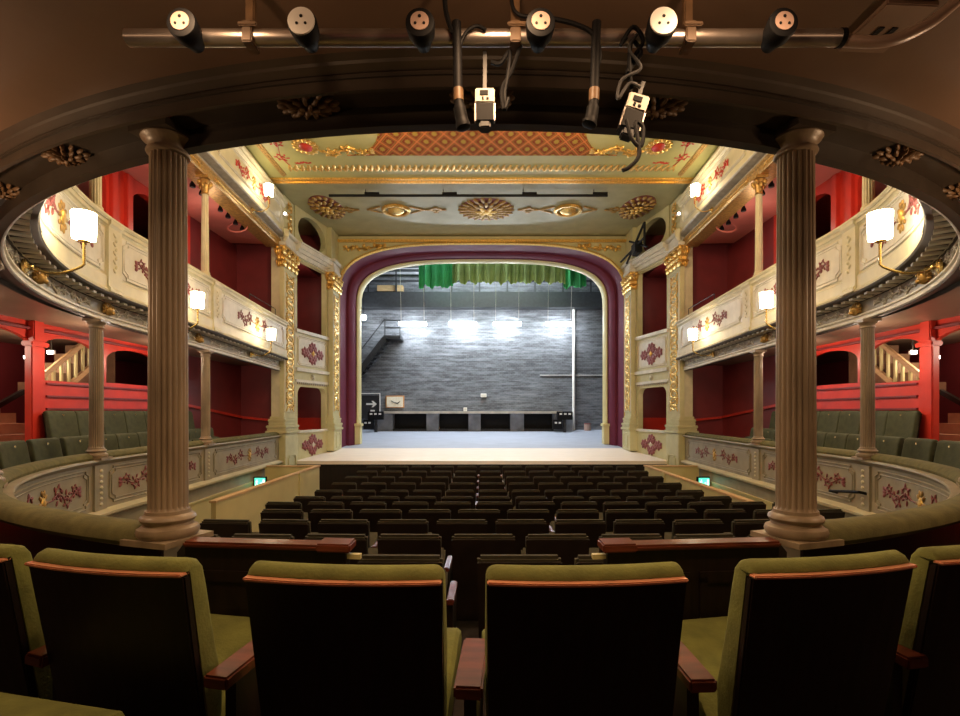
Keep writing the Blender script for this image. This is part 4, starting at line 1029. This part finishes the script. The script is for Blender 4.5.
# ================================================================== SIDE PASSAGES: STAIRS, BANISTERS, SMALL LAMPS
for s, side in ((-1, 'left'), (1, 'right')):
    q = lambda x0, x1: (min(s*x0, s*x1), max(s*x0, s*x1))
    t = thing('staircase', 'timber steps climbing out of the %s passage past the red post' % side, 'stairs', (s*6.3, 5.3, -.95), 'passage stairs')
    for k in range(8):
        a = 5.66+.21*k
        MB().box(*q(a, a+.23), 4.55, 6.75, -.95, -.42+.135*k).build('step', 'tread', t)
    m = MB(); m.bar((s*6.2, 5.9, -.20), (s*6.2, 6.76, .28), .05, .06); m.build('dark_handrail', 'backwood', t)
    t = thing('banister', 'pale wooden stair banister behind the arched opening on the %s' % side, 'banister', (s*6.1, 7.4, .35), 'passage banisters')
    y0, y1 = 6.78, 8.3
    zt = lambda y: .37+(y-6.98)*.78+.16
    m = MB(); m.bar((s*6.1, y0, zt(y0)), (s*6.1, y1, zt(y1)), .05, .07); m.build('handrail', 'palewood', t, bevel=.008)
    m = MB(); m.bar((s*6.1, y0+.2, zt(y0)-.30), (s*6.1, y1, zt(y1)-.46), .05, .07); m.build('string_board', 'palewood', t)
    for k in range(11):
        y = y0+.08+.13*k; MB().box(*q(6.085, 6.115), y-.018, y+.018, max(.2, zt(y)-.42), zt(y)).build('baluster', 'partition', t)
    m = MB()
    for k in range(7): m.box(*q(6.16, 6.5), 7.0+.2*k, 7.2+.2*k, .3, min(1.05, .42+.155*k))
    tag(m.build('upper_staircase', 'treaddark'), 'upper flight of steps behind the banister on the %s' % side, 'stairs', 'upper stair flights')
    for (x, y, z, lb) in ((6.2, 7.2, .86, 'beside the banister'), (6.9, 7.6, .83, 'deep in the passage'), (6.9, 6.3, .55, 'above the steps')):
        tt = thing('emergency_light', 'small white lamp %s on the %s' % (lb, side), 'lamp', (s*x, y, z-.03), 'small passage lamps')
        MB().box(s*x-.05, s*x+.05, y-.02, y+.02, z-.03, z+.03).build('case', 'white', tt, bevel=.006)
        MB().tube([(s*x, y, z+.02), (s*x, y, 1.185-.0135*y)], .008, 6).build('conduit', 'darkbrown', tt)
        MB().box(s*x-.045, s*x+.045, y-.026, y-.0195, z-.022, z+.022).build('diffuser', 'smallglow', tt)
    # slim safety rails on the balcony
    for nm, u0, u1, x_, zb in (('the balcony front', u_d(9.6, s), u_d(11.0, s), -.05, 2.05),):
        pts = [rp(u0, x_, zb), rp(u0, x_, zb+.22), rp(u1, x_, zb+.22), rp(u1, x_, zb)]
        tag(MB().tube(pts, .009, 6).build('safety_rail', 'blackmetal', smooth=True), 'thin dark safety rail above the %s balcony front by the pilaster' % side, 'handrail', 'balcony safety rails')
    # row of black spotlights and a coiled cable under the gallery
    for k in range(6):
        u = u_d((8.17, 8.47, 9.15, 9.46, 9.79, 10.1)[k], s); p = rp(u, -.39, 3.66); tt = thing('ceiling_spotlight', 'small black spotlight under the %s gallery, %s from the viewer' % (side, ORD[k+1]), 'spotlight', tuple(p), 'gallery spotlights')
        MB().lathe([(.028, 0), (.045, .005), (.045, .04), (.03, .07), (.018, .10)], tuple(p), 16).build('body', 'black', tt, smooth=True)
        MB().lathe([(.034, -.001), (.034, .004)], tuple(p), 16).build('lens', 'greyplastic', tt)
    c = rp(u_d(9.95, s), -.42, 3.66)
    tag(MB().tube([c+Vector((.19*math.cos(k*PI/10), .04*math.sin(k*PI/10), .0+.10*math.sin(k*PI/10))) for k in range(20)], .014, 6, closed=True).build('cable_coil', 'pinkred', smooth=True), 'loop of pink cable under the %s gallery ceiling' % side, 'cable', 'gallery cable loops')
    # small white flood on the upper pier
    tt = thing('small_floodlight', 'small white lamp on the upper %s pilaster' % side, 'lamp', (s*4.30, 11.1, 4.33), 'pilaster lamps')
    MB().ell(lambda a, b, h: Vector((s*4.33+a, 11.04+h, 4.36+b)), 0, 0, 0, .05, .04, .06, seg=10).build('body', 'white', tt, smooth=True)
    MB().lathe([(.03, 0), (.032, .005)], (0, 0, 0), 12, fn=lambda a, b, c: (s*4.33+a, 10.985-c, 4.36+b)).build('lens', 'smallglow', tt)
# black lighting truss in the upper right stage box
t = thing('lighting_truss', 'black lighting frame hanging in front of the upper right box arch', 'lighting frame', (4.0, 12.6, 3.9))
for a, b in (((3.95, 12.2, 4.6), (3.85, 13.3, 3.95)), ((3.95, 12.2, 4.25), (3.75, 13.5, 4.05)), ((4.0, 12.1, 4.0), (3.9, 13.2, 4.5)), ((3.95, 12.15, 4.05), (3.95, 12.15, 4.62))):
    MB().tube([a, b], .03, 6).build('bar', 'black', t)
MB().box(3.84, 4.02, 12.5, 12.9, 4.0, 4.3).build('lantern', 'black', t, bevel=.03)

# ================================================================== ON THE STAGE
SB = STAGE(18.9)
for k, (x, nm) in enumerate(((-2.48, 'first'), (-.70, 'second'), (.90, 'third'), (2.77, 'fourth'))):
    x *= 1.022
    t = thing('fluorescent_light', 'glowing fluorescent strip over the stage, %s from the left' % nm, 'strip light', (x, 18.3, 3.15), 'strip lights over the stage')
    MB().box(x-.52, x+.52, 18.26, 18.34, 3.28, 3.31).build('housing', 'white', t, bevel=.01)
    MB().tube([(x-.5, 18.3, 3.22), (x+.5, 18.3, 3.22)], .06, 10).build('tube', 'tube', t, smooth=True)
    for sx in (-.42, .42): MB().tube([(x+sx, 18.3, 3.29), (x+sx, 18.02, 5.22)], .008, 5).build('suspension_wire', 'steel', t)
m = MB(); m.box(-6.5, 6.5, 17.95, 18.05, 5.2, 5.3)
for x in (-5, -1.7, 1.7, 5): m.box(x-.01, x+.01, 17.99, 18.01, 5.25, 9.0)
tag(m.build('fly_bar', 'blackmetal'), 'black batten high over the stage carrying the strip lights', 'batten')
t = thing('fly_gallery', 'dark steel gallery with railings high on the rear stage wall', 'gallery', (0, 18.5, 4.0))
MB().box(-6.5, 6.5, 18.5, 18.98, 4.02, 4.45).build('walkway', 'blackmetal', t)
MB().box(-6.5, 6.5, 18.48, 18.98, 3.88, 4.02).build('lower_beam', 'blackmetal', t)
m = MB(); m.tube([(-6.5, 18.53, 4.86), (6.5, 18.53, 4.86)], .035, 6); m.tube([(-6.5, 18.53, 5.25), (6.5, 18.53, 5.25)], .05, 6); m.build('rails', 'blackmetal', t)
for k in range(13): MB().box(-6.3+k*1.03, -6.24+k*1.03, 18.50, 18.56, 4.45, 5.3).build('post', 'blackmetal', t)
MB().box(-3.9, -2.95, 18.6, 18.9, 4.5, 4.72).build('timber_board', 'palewood', t)
tag(MB().box(-6.5, 6.5, 18.88, 18.98, 5.2, 7.6).build('white_screen_wall', 'dullcloth'), 'pale grey boarding above the fly gallery', 'boarding')
# green border cloth
def pleats(x0, x1, y, zb, zt, name, m, parent, n):
    vs = []; 
    for i in range(n+1):
        x = x0+(x1-x0)*i/n; d = .10*math.sin(i*.9)+.05*math.sin(i*2.3); dz = .05*math.sin(i*.63+x)+.03*math.sin(i*1.7)
        for z, k in ((zb+dz, 1), ((zb+zt)/2, .8), (zt, .5)):
            vs += [(x, y+d*k, z), (x, y+d*k+.02, z)]
    fs = []
    for i in range(n):
        p = i*6; q = p+6
        for a, b in ((0, 2), (2, 4)): fs += [(p+a, q+a, q+b, p+b), (p+a+1, p+b+1, q+b+1, q+a+1)]
        fs += [(p, p+1, q+1, q), (p+4, q+4, q+5, p+5)]
    fs += [(0, 2, 3, 1), (2, 4, 5, 3), (n*6, n*6+1, n*6+3, n*6+2), (n*6+2, n*6+3, n*6+5, n*6+4)]
    return MB().add(vs, fs).build(name, m, parent, smooth=True)
t = thing('border_curtain', 'gathered green border curtain hanging at the top of the stage opening', 'curtain', (.6, 16.6, 4.1))
pleats(-2.1, -.95, 16.6, 4.15, 5.6, 'green_drop', 'green', t, 26); pleats(-.98, 2.75, 16.5, 4.27, 5.6, 'olive_drop', 'lime', t, 84); pleats(2.7, 3.45, 16.6, 4.15, 5.6, 'green_drop', 'green', t, 18)
MB().tube([(-2.4, 16.6, 9.0), (-2.4, 16.6, 5.6), (3.7, 16.6, 5.6), (3.7, 16.6, 9.0)], .03, 6).build('batten', 'blackmetal', t)
# stage stair and landing on the left
t = thing('stage_stair', 'dark steel stair with landing climbing the left of the rear stage wall', 'stairs', (-4.2, 18.4, 1.0))
m = MB(); m.bar((-4.9, 18.3, .95), (-3.55, 18.3, 2.7), .06, .2); m.build('stringer', 'blackmetal', t)
m = MB(); m.bar((-4.9, 18.8, .95), (-3.55, 18.8, 2.7), .06, .2); m.build('stringer', 'blackmetal', t)
for k in range(10): MB().box(-4.85+k*.14, -4.65+k*.14, 18.3, 18.8, .98+k*.175, 1.02+k*.175).build('tread', 'blackmetal', t)
MB().box(-3.6, -2.98, 18.25, 18.98, 2.68, 2.8).build('landing', 'blackmetal', t)
m = MB()
for a, b in (((-3.55, 18.27, 2.8), (-3.55, 18.27, 3.35)), ((-3.0, 18.27, 2.8), (-3.0, 18.27, 3.35)), ((-3.55, 18.27, 3.35), (-3.0, 18.27, 3.35)), ((-3.55, 18.27, 3.08), (-3.0, 18.27, 3.08)), ((-4.9, 18.27, 1.65), (-3.55, 18.27, 3.4))): m.tube([a, b], .022, 6)
m.build('railing', 'blackmetal', t)
t = thing('work_lamp', 'round white work lamp beside the left stage opening', 'lamp', (-4.25, 17.9, 3.35), None)
MB().ell(lambda a, b, h: Vector((-4.28+a, 18.1+h, 3.42+b)), 0, 0, 0, .1, .1, .08, seg=12, rings=8).build('globe', 'tube', t, smooth=True)
MB().tube([(-4.28, 18.12, 9.0), (-4.28, 18.1, 3.5)], .01, 5).build('flex', 'black', t)
tag(MB().tube([(3.47, 18.92, SB-.0), (3.47, 18.92, 4.0)], .055, 12).build('drain_pipe', 'white', smooth=True), 'tall white pipe on the right of the rear stage wall', 'pipe')
# bench of dark bays along the wall
t = thing('service_bench', 'long low counter on pale piers along the rear stage wall', 'counter', (-.2, 18.6, SB))
MB().box(-3.6, 2.95, 18.25, 18.98, -.06, .03).build('counter_top', 'greytop', t, bevel=.01)
for x0, x1 in ((-3.85, -3.3), (-2.05, -1.6), (-.5, -.05), (1.05, 1.55), (2.65, 3.35)): MB().box(x0, x1, 18.45, 18.98, STAGE(18.5), -.08 if x1 > 3 or x0 < -3.8 else -.061).build('pier', 'dullcloth', t)
MB().box(-3.6, 3.0, 18.9, 18.98, SB, -.061).build('back_board', 'black', t)
MB().box(-3.5, 2.9, 18.5, 18.56, STAGE(18.5), STAGE(18.5)+.08).build('kick_rail', 'blackmetal', t)
for x, lb in ((-3.85, 'left'), (3.0, 'right')):
    tt = thing('equipment_stack', 'black equipment box with small white labels at the %s end of the counter' % lb, 'equipment', (x, 18.3, STAGE(18.2)), 'equipment beside the counter')
    MB().box(x-.28, x+.28, 18.05, 18.24, -.28, .02).build('upper_box', 'black', tt, bevel=.01); MB().box(x-.42, x-.1, 18.0, 18.24, -.62, -.28).build('lower_box', 'black', tt, bevel=.01)
    for k in range(3): MB().box(x-.2+.16*k, x-.11+.16*k, 18.035, 18.049, -.1, -.04).build('label_plate', 'white', tt)
    for k in range(2): MB().box(x-.38+.14*k, x-.3+.14*k, 17.985, 17.999, -.42, -.36).build('label_plate', 'white', tt)
    MB().box(x-.05, x+.05, 18.1, 18.2, STAGE(18.1), -.28).build('stand', 'blackmetal', tt)
t = thing('framed_notice', 'pale notice in an orange wooden frame on the left of the rear wall', 'notice board', (-3.3, 18.95, .15))
MB().box(-3.65, -2.95, 18.95, 18.99, .16, .62).build('frame', 'orangewood', t, bevel=.006); MB().box(-3.61, -2.99, 18.94, 18.951, .19, .58).build('sheet', 'paper', t)
sf = lambda a, b, h: Vector((-3.3+a, 18.938-h, .38+b))
m = MB(); m.tube([sf(-.14, .05, 0), sf(-.02, -.03, 0), sf(.1, -.05, 0), sf(.2, .02, 0)], [.012, .02, .025, .01], 6); m.build('dark_sketch', 'greyplastic', t)
t = thing('arrow_sign', 'black sign with white arrow pointing right at the left of the stage', 'sign', (-4.2, 18.9, -.2))
MB().box(-4.55, -3.9, 18.93, 18.99, -.25, .62).build('board', 'blackmetal', t)
af = lambda a, b, h: Vector((-4.18+a, 18.925-h, .30+b))
MB().prism([(-.2, -.03), (.06, -.03), (.0, -.12), (.06, -.12), (.2, 0), (.06, .12), (0, .12), (.06, .03), (-.2, .03)], [], af, -.006, .006).build('arrow', 'white', t)
MB().box(-4.22, -4.06, 18.918, 18.931, -.06, .08).build('small_notice', 'white', t)
MB().tube([(-4.6, 18.9, .70), (-3.86, 18.9, .70), (-3.86, 18.9, -.3)], .018, 6).build('white_conduit', 'white', t)
for x, z, w_, lb in ((.06, .62, .22, 'small white box halfway up the middle of the rear stage wall'), (-.62, .09, .13, 'small white box standing on the counter')):
    d_ = 18.92 if z > .3 else 18.5
    tt = thing('junction_box', lb, 'box', (x, d_, z-.05)); zb_ = .03 if z < .3 else z-.06
    MB().box(x-w_/2, x+w_/2, d_, d_+.07, zb_, zb_+.14).build('case', 'white', tt, bevel=.006); MB().box(x-w_/2+.02, x+w_/2-.02, d_-.006, d_+.001, zb_+.02, zb_+.11).build('cover', 'pale', tt)
t = thing('paint_tin', 'small pinkish tin on the stage floor right of the pipe', 'tin', (3.95, 18.7, STAGE(18.7)))
MB().lathe([(.13, 0), (.13, .26), (.12, .265)], (3.95, 18.7, STAGE(18.7)), 20).build('body', 'pinkface', t, smooth=True); MB().lathe([(.135, .24), (.135, .27), (.11, .27)], (3.95, 18.7, STAGE(18.7)), 20).build('lid', 'crimson', t)
tag(MB().box(2.2, 6.3, 18.96, 18.99, 1.39, 1.408).build('wall_conduit', 'white'), 'white horizontal conduit across the right of the rear stage wall', 'conduit')

# ================================================================== OVERHEAD BAR BEFORE THE CIRCLE SOFFIT
BZ, BY = 1.02, 1.364
t = thing('overhead_bar', 'dull steel pipe fixed below the brown ceiling above the seats', 'lighting bar', (0, BY, BZ))
MB().tube([(-.966, BY, BZ), (.977, BY, BZ)], .0215, 20).build('pipe', 'steel', t, smooth=True)
MB().tube([(.972, BY, BZ), (.985, BY, BZ)], .0235, 20).build('collar', 'black', t, smooth=True)
MB().tube(smooth_path([(.98, BY, BZ-.006), (1.07, BY, BZ-.011), (1.14, BY, BZ+.001), (1.222, BY, BZ+.042), (1.277, BY, BZ+.085), (1.31, BY-.02, BZ+.115), (1.34, BY-.10, BZ+.128), (1.36, BY-.3, BZ+.13)]), .0155, 12).build('conduit', 'conduit', t, smooth=True)
for x in (-.63, .09, .56):
    m = MB(); m.box(x-.014, x+.014, BY-.028, BY+.028, BZ-.028, BZ+.03); m.box(x-.012, x+.012, BY-.01, BY+.01, BZ+.03, 1.172); m.box(x-.022, x+.03, BY-.034, BY-.026, BZ+.01, BZ+.022)
    m.build('clamp', 'bronze', t, bevel=.003)
for k, (x, lit_face, tilt_) in enumerate(((-.770, 0, .05), (-.461, 1, .03), (-.159, 0, .02), (.150, 0, .0), (.463, 1, .03), (.771, 0, .03))):
    y0 = 1.275; z = .997
    tt = thing('socket_connector', 'round %s three-pin socket hanging on the overhead bar, %s from the left' % ('lit-faced' if lit_face else 'black', ORD[k+1]), 'socket', (x, y0, z-.04), 'sockets on the overhead bar')
    fn = lambda a, b, c: (x+a-math.copysign(tilt_, x)*c*1.5, y0+c*.68, z+b-.16*c)
    MB().lathe([(.0, .0), (.030, 0), (.0365, .003), (.038, .012), (.036, .03), (.034, .05), (.024, .075), (.018, .10), (.012, .105)], (0, 0, 0), 28, fn=fn).build('body', 'black', tt, smooth=True)
    r = .0345 if lit_face else .0235
    MB().lathe([(r, -.003), (r, .002), (r*.8, .004)], (0, 0, 0), 28, fn=fn).build('face', 'white' if lit_face else 'pinkface', tt, smooth=True)  # white face colour stands for spotlight falling on that socket
    m = MB()
    for a, b, q in ((0, .011, .0042), (-.011, -.007, .0036), (.011, -.007, .0036)): m.lathe([(q, -.0045), (q, -.002)], (0, 0, 0), 10, fn=lambda A_, B_, C_: fn(A_+a, B_+b, C_))
    m.build('pin_holes', 'black', tt)
    MB().tube([fn(0, .004, .09), (fn(0, 0, .1)[0], BY, BZ-.018)], .007, 6).build('hook', 'black', tt)
# ballast boxes, cables and taped leads hung from the bar
def case(name, lb, x, y, z, tw, sc):
    tt = thing(name, lb, 'ballast box', (x, y, z), 'ballast boxes on the overhead bar')
    ca, sa = math.cos(tw), math.sin(tw)
    fn = lambda a, b, c: (x+(a*ca+c*sa)*sc, y+b*sc, z+(-a*sa+c*ca)*sc)
    MB().box(-.030, .030, 0, .05, .0, .09, fn).build('case', 'greyplastic', tt, bevel=.004)
    MB().box(-.0255, .0255, -.003, .001, .0, .052, fn).build('dark_label', 'black', tt)
    m = MB(); m.box(-.030, .030, -.006, .001, .052, .098, fn); m.build('pale_cap', 'pale', tt, bevel=.003)
    MB().box(-.016, .010, -.009, -.0055, .074, .088, fn).build('display', 'black', tt)
    m = MB(); m.box(-.010, -.004, -.009, -.0055, .060, .068, fn); m.box(.004, .012, -.009, -.0055, .060, .066, fn); m.build('marks', 'black', tt)
    for sx in (-1, 1): MB().box(sx*.030-.002, sx*.030+.002, -.004, .012, -.004, .05, fn).build('bright_edge', 'steel', tt)
    MB().box(-.018, .018, .0, .04, -.022, .002, fn).build('gland', 'blackmetal', tt, bevel=.004)
    MB().box(-.006, .006, .015, .03, .09, (1.0-z)/sc if tw == 0 else .15, fn).build('hanger_strap', 'blackmetal', tt)
case('ballast_box', 'small pale-capped ballast box hanging from the middle of the overhead bar', .008, 1.37, .80, 0, .88)
case('ballast_box', 'tilted pale-capped ballast box among tangled cables right of centre', .405, 1.37, .78, .30, .95)
def lead(lb, pts, r=.0065, m='black'):
    return tag(MB().tube(smooth_path(pts), r, 8).build('cable', m, smooth=True), lb, 'cable', 'cables on the overhead bar')
y = 1.335
def bundle(name, lb, x0, x1, x2, zt, zb):
    tt = thing(name, lb, 'cable', (x2, y, zb), 'taped leads on the overhead bar')
    MB().tube(smooth_path([(x0, y, zt), ((x0+x1)/2, y, (zt+.86)/2+.02), (x1, y, .86)]), .0125, 10).build('upper_lead', 'black', tt, smooth=True)
    MB().tube([(x1, y, .862), (x1*.9+x2*.1, y, .83)], .014, 10).build('tape', 'bronze', tt, smooth=True)
    MB().tube(smooth_path([(x1*.9+x2*.1, y, .83), (x1*.5+x2*.5, y, .79), (x2, y, zb)]), [.013]*3+[.017]*6+[.02]*3+[.012], 10).build('plug', 'black', tt, smooth=True)
bundle('taped_lead', 'taped black lead dangling from the overhead bar left of centre', -.068, -.064, -.048, 1.04, .755)
bundle('taped_lead', 'taped black lead dangling from the overhead bar right of centre', .306, .300, .285, 1.04, .765)
lead('black cable drooping from the ceiling to the left taped lead', [(-.10, y, 1.15), (-.098, y, 1.08), (-.085, y, 1.03), (-.068, y, 1.0)])
lead('black cable looping from the left lead over to the middle clamp', [(-.064, y, .96), (-.045, y, 1.01), (-.015, y, 1.03), (.01, y, 1.02)], .005)
lead('black cable from the ceiling to the fourth socket', [(.075, y, 1.17), (.08, y, 1.09), (.10, y, 1.06), (.14, y, 1.055)], .005)
lead('black cable running from the fourth socket to the right taped lead', [(.19, y, 1.05), (.25, y, 1.035), (.295, y, 1.01), (.315, y, .955), (.302, y, .91)], .006)
lead('black cable drooping behind the middle ballast box', [(.025, y+.05, .97), (.05, y+.05, .965), (.075, y+.04, .99), (.072, y+.03, .93), (.062, y+.03, .87), (.065, y+.02, .83)], .006)
lead('second black cable beside the middle ballast box', [(.105, y+.03, 1.0), (.08, y+.03, .93), (.055, y+.03, .88), (.06, y+.02, .82), (.072, y+.02, .85)], .006)
lead('tangled black cable coiled above the tilted ballast box', [(.385, y, 1.0), (.37, y, .98), (.40, y-.01, 1.02), (.43, y, .99), (.40, y, .94), (.385, y-.01, .90), (.405, y, .93), (.425, y, .96), (.40, y, .99), (.39, y-.01, .92), (.40, y, .86)], .0055)
lead('thin grey cable twisted round the tilted ballast box', [(.41, y-.01, 1.0), (.39, y-.01, .96), (.42, y-.012, .91), (.37, y-.01, .88), (.36, y-.01, .83), (.39, y-.01, .87), (.42, y-.01, .86)], .0045, 'greyplastic')
lead('black cable hanging below the tilted ballast box with a plug', [(.385, y, .78), (.40, y, .73), (.425, y, .71), (.43, y, .76), (.41, y, .77), (.42, y, .69), (.395, y, .655), (.375, y, .645)], .0055)
# socket plates on the ceiling at the right
t = thing('ceiling_plate', 'brown ceiling plate with two square sockets at the top right', 'plate', (1.16, 1.45, 1.155))
cz = 1.162; ca, sa = math.cos(.05), math.sin(.05)
fn = lambda a, b, c: (1.222+a*ca-b*sa, 1.515+a*sa+b*ca, cz-c)
MB().box(-.078, .078, -.095, .095, -.012, .006, fn).build('plate', 'plate', t, bevel=.003)
for k in (-1, 1): MB().box(k*.021-.008, k*.021+.008, -.014, .022, .005, .009, fn).build('socket', 'black', t)
MB().box(-.078, .10, -.26, -.115, -.012, .006, fn).build('second_plate', 'plate', t, bevel=.003)
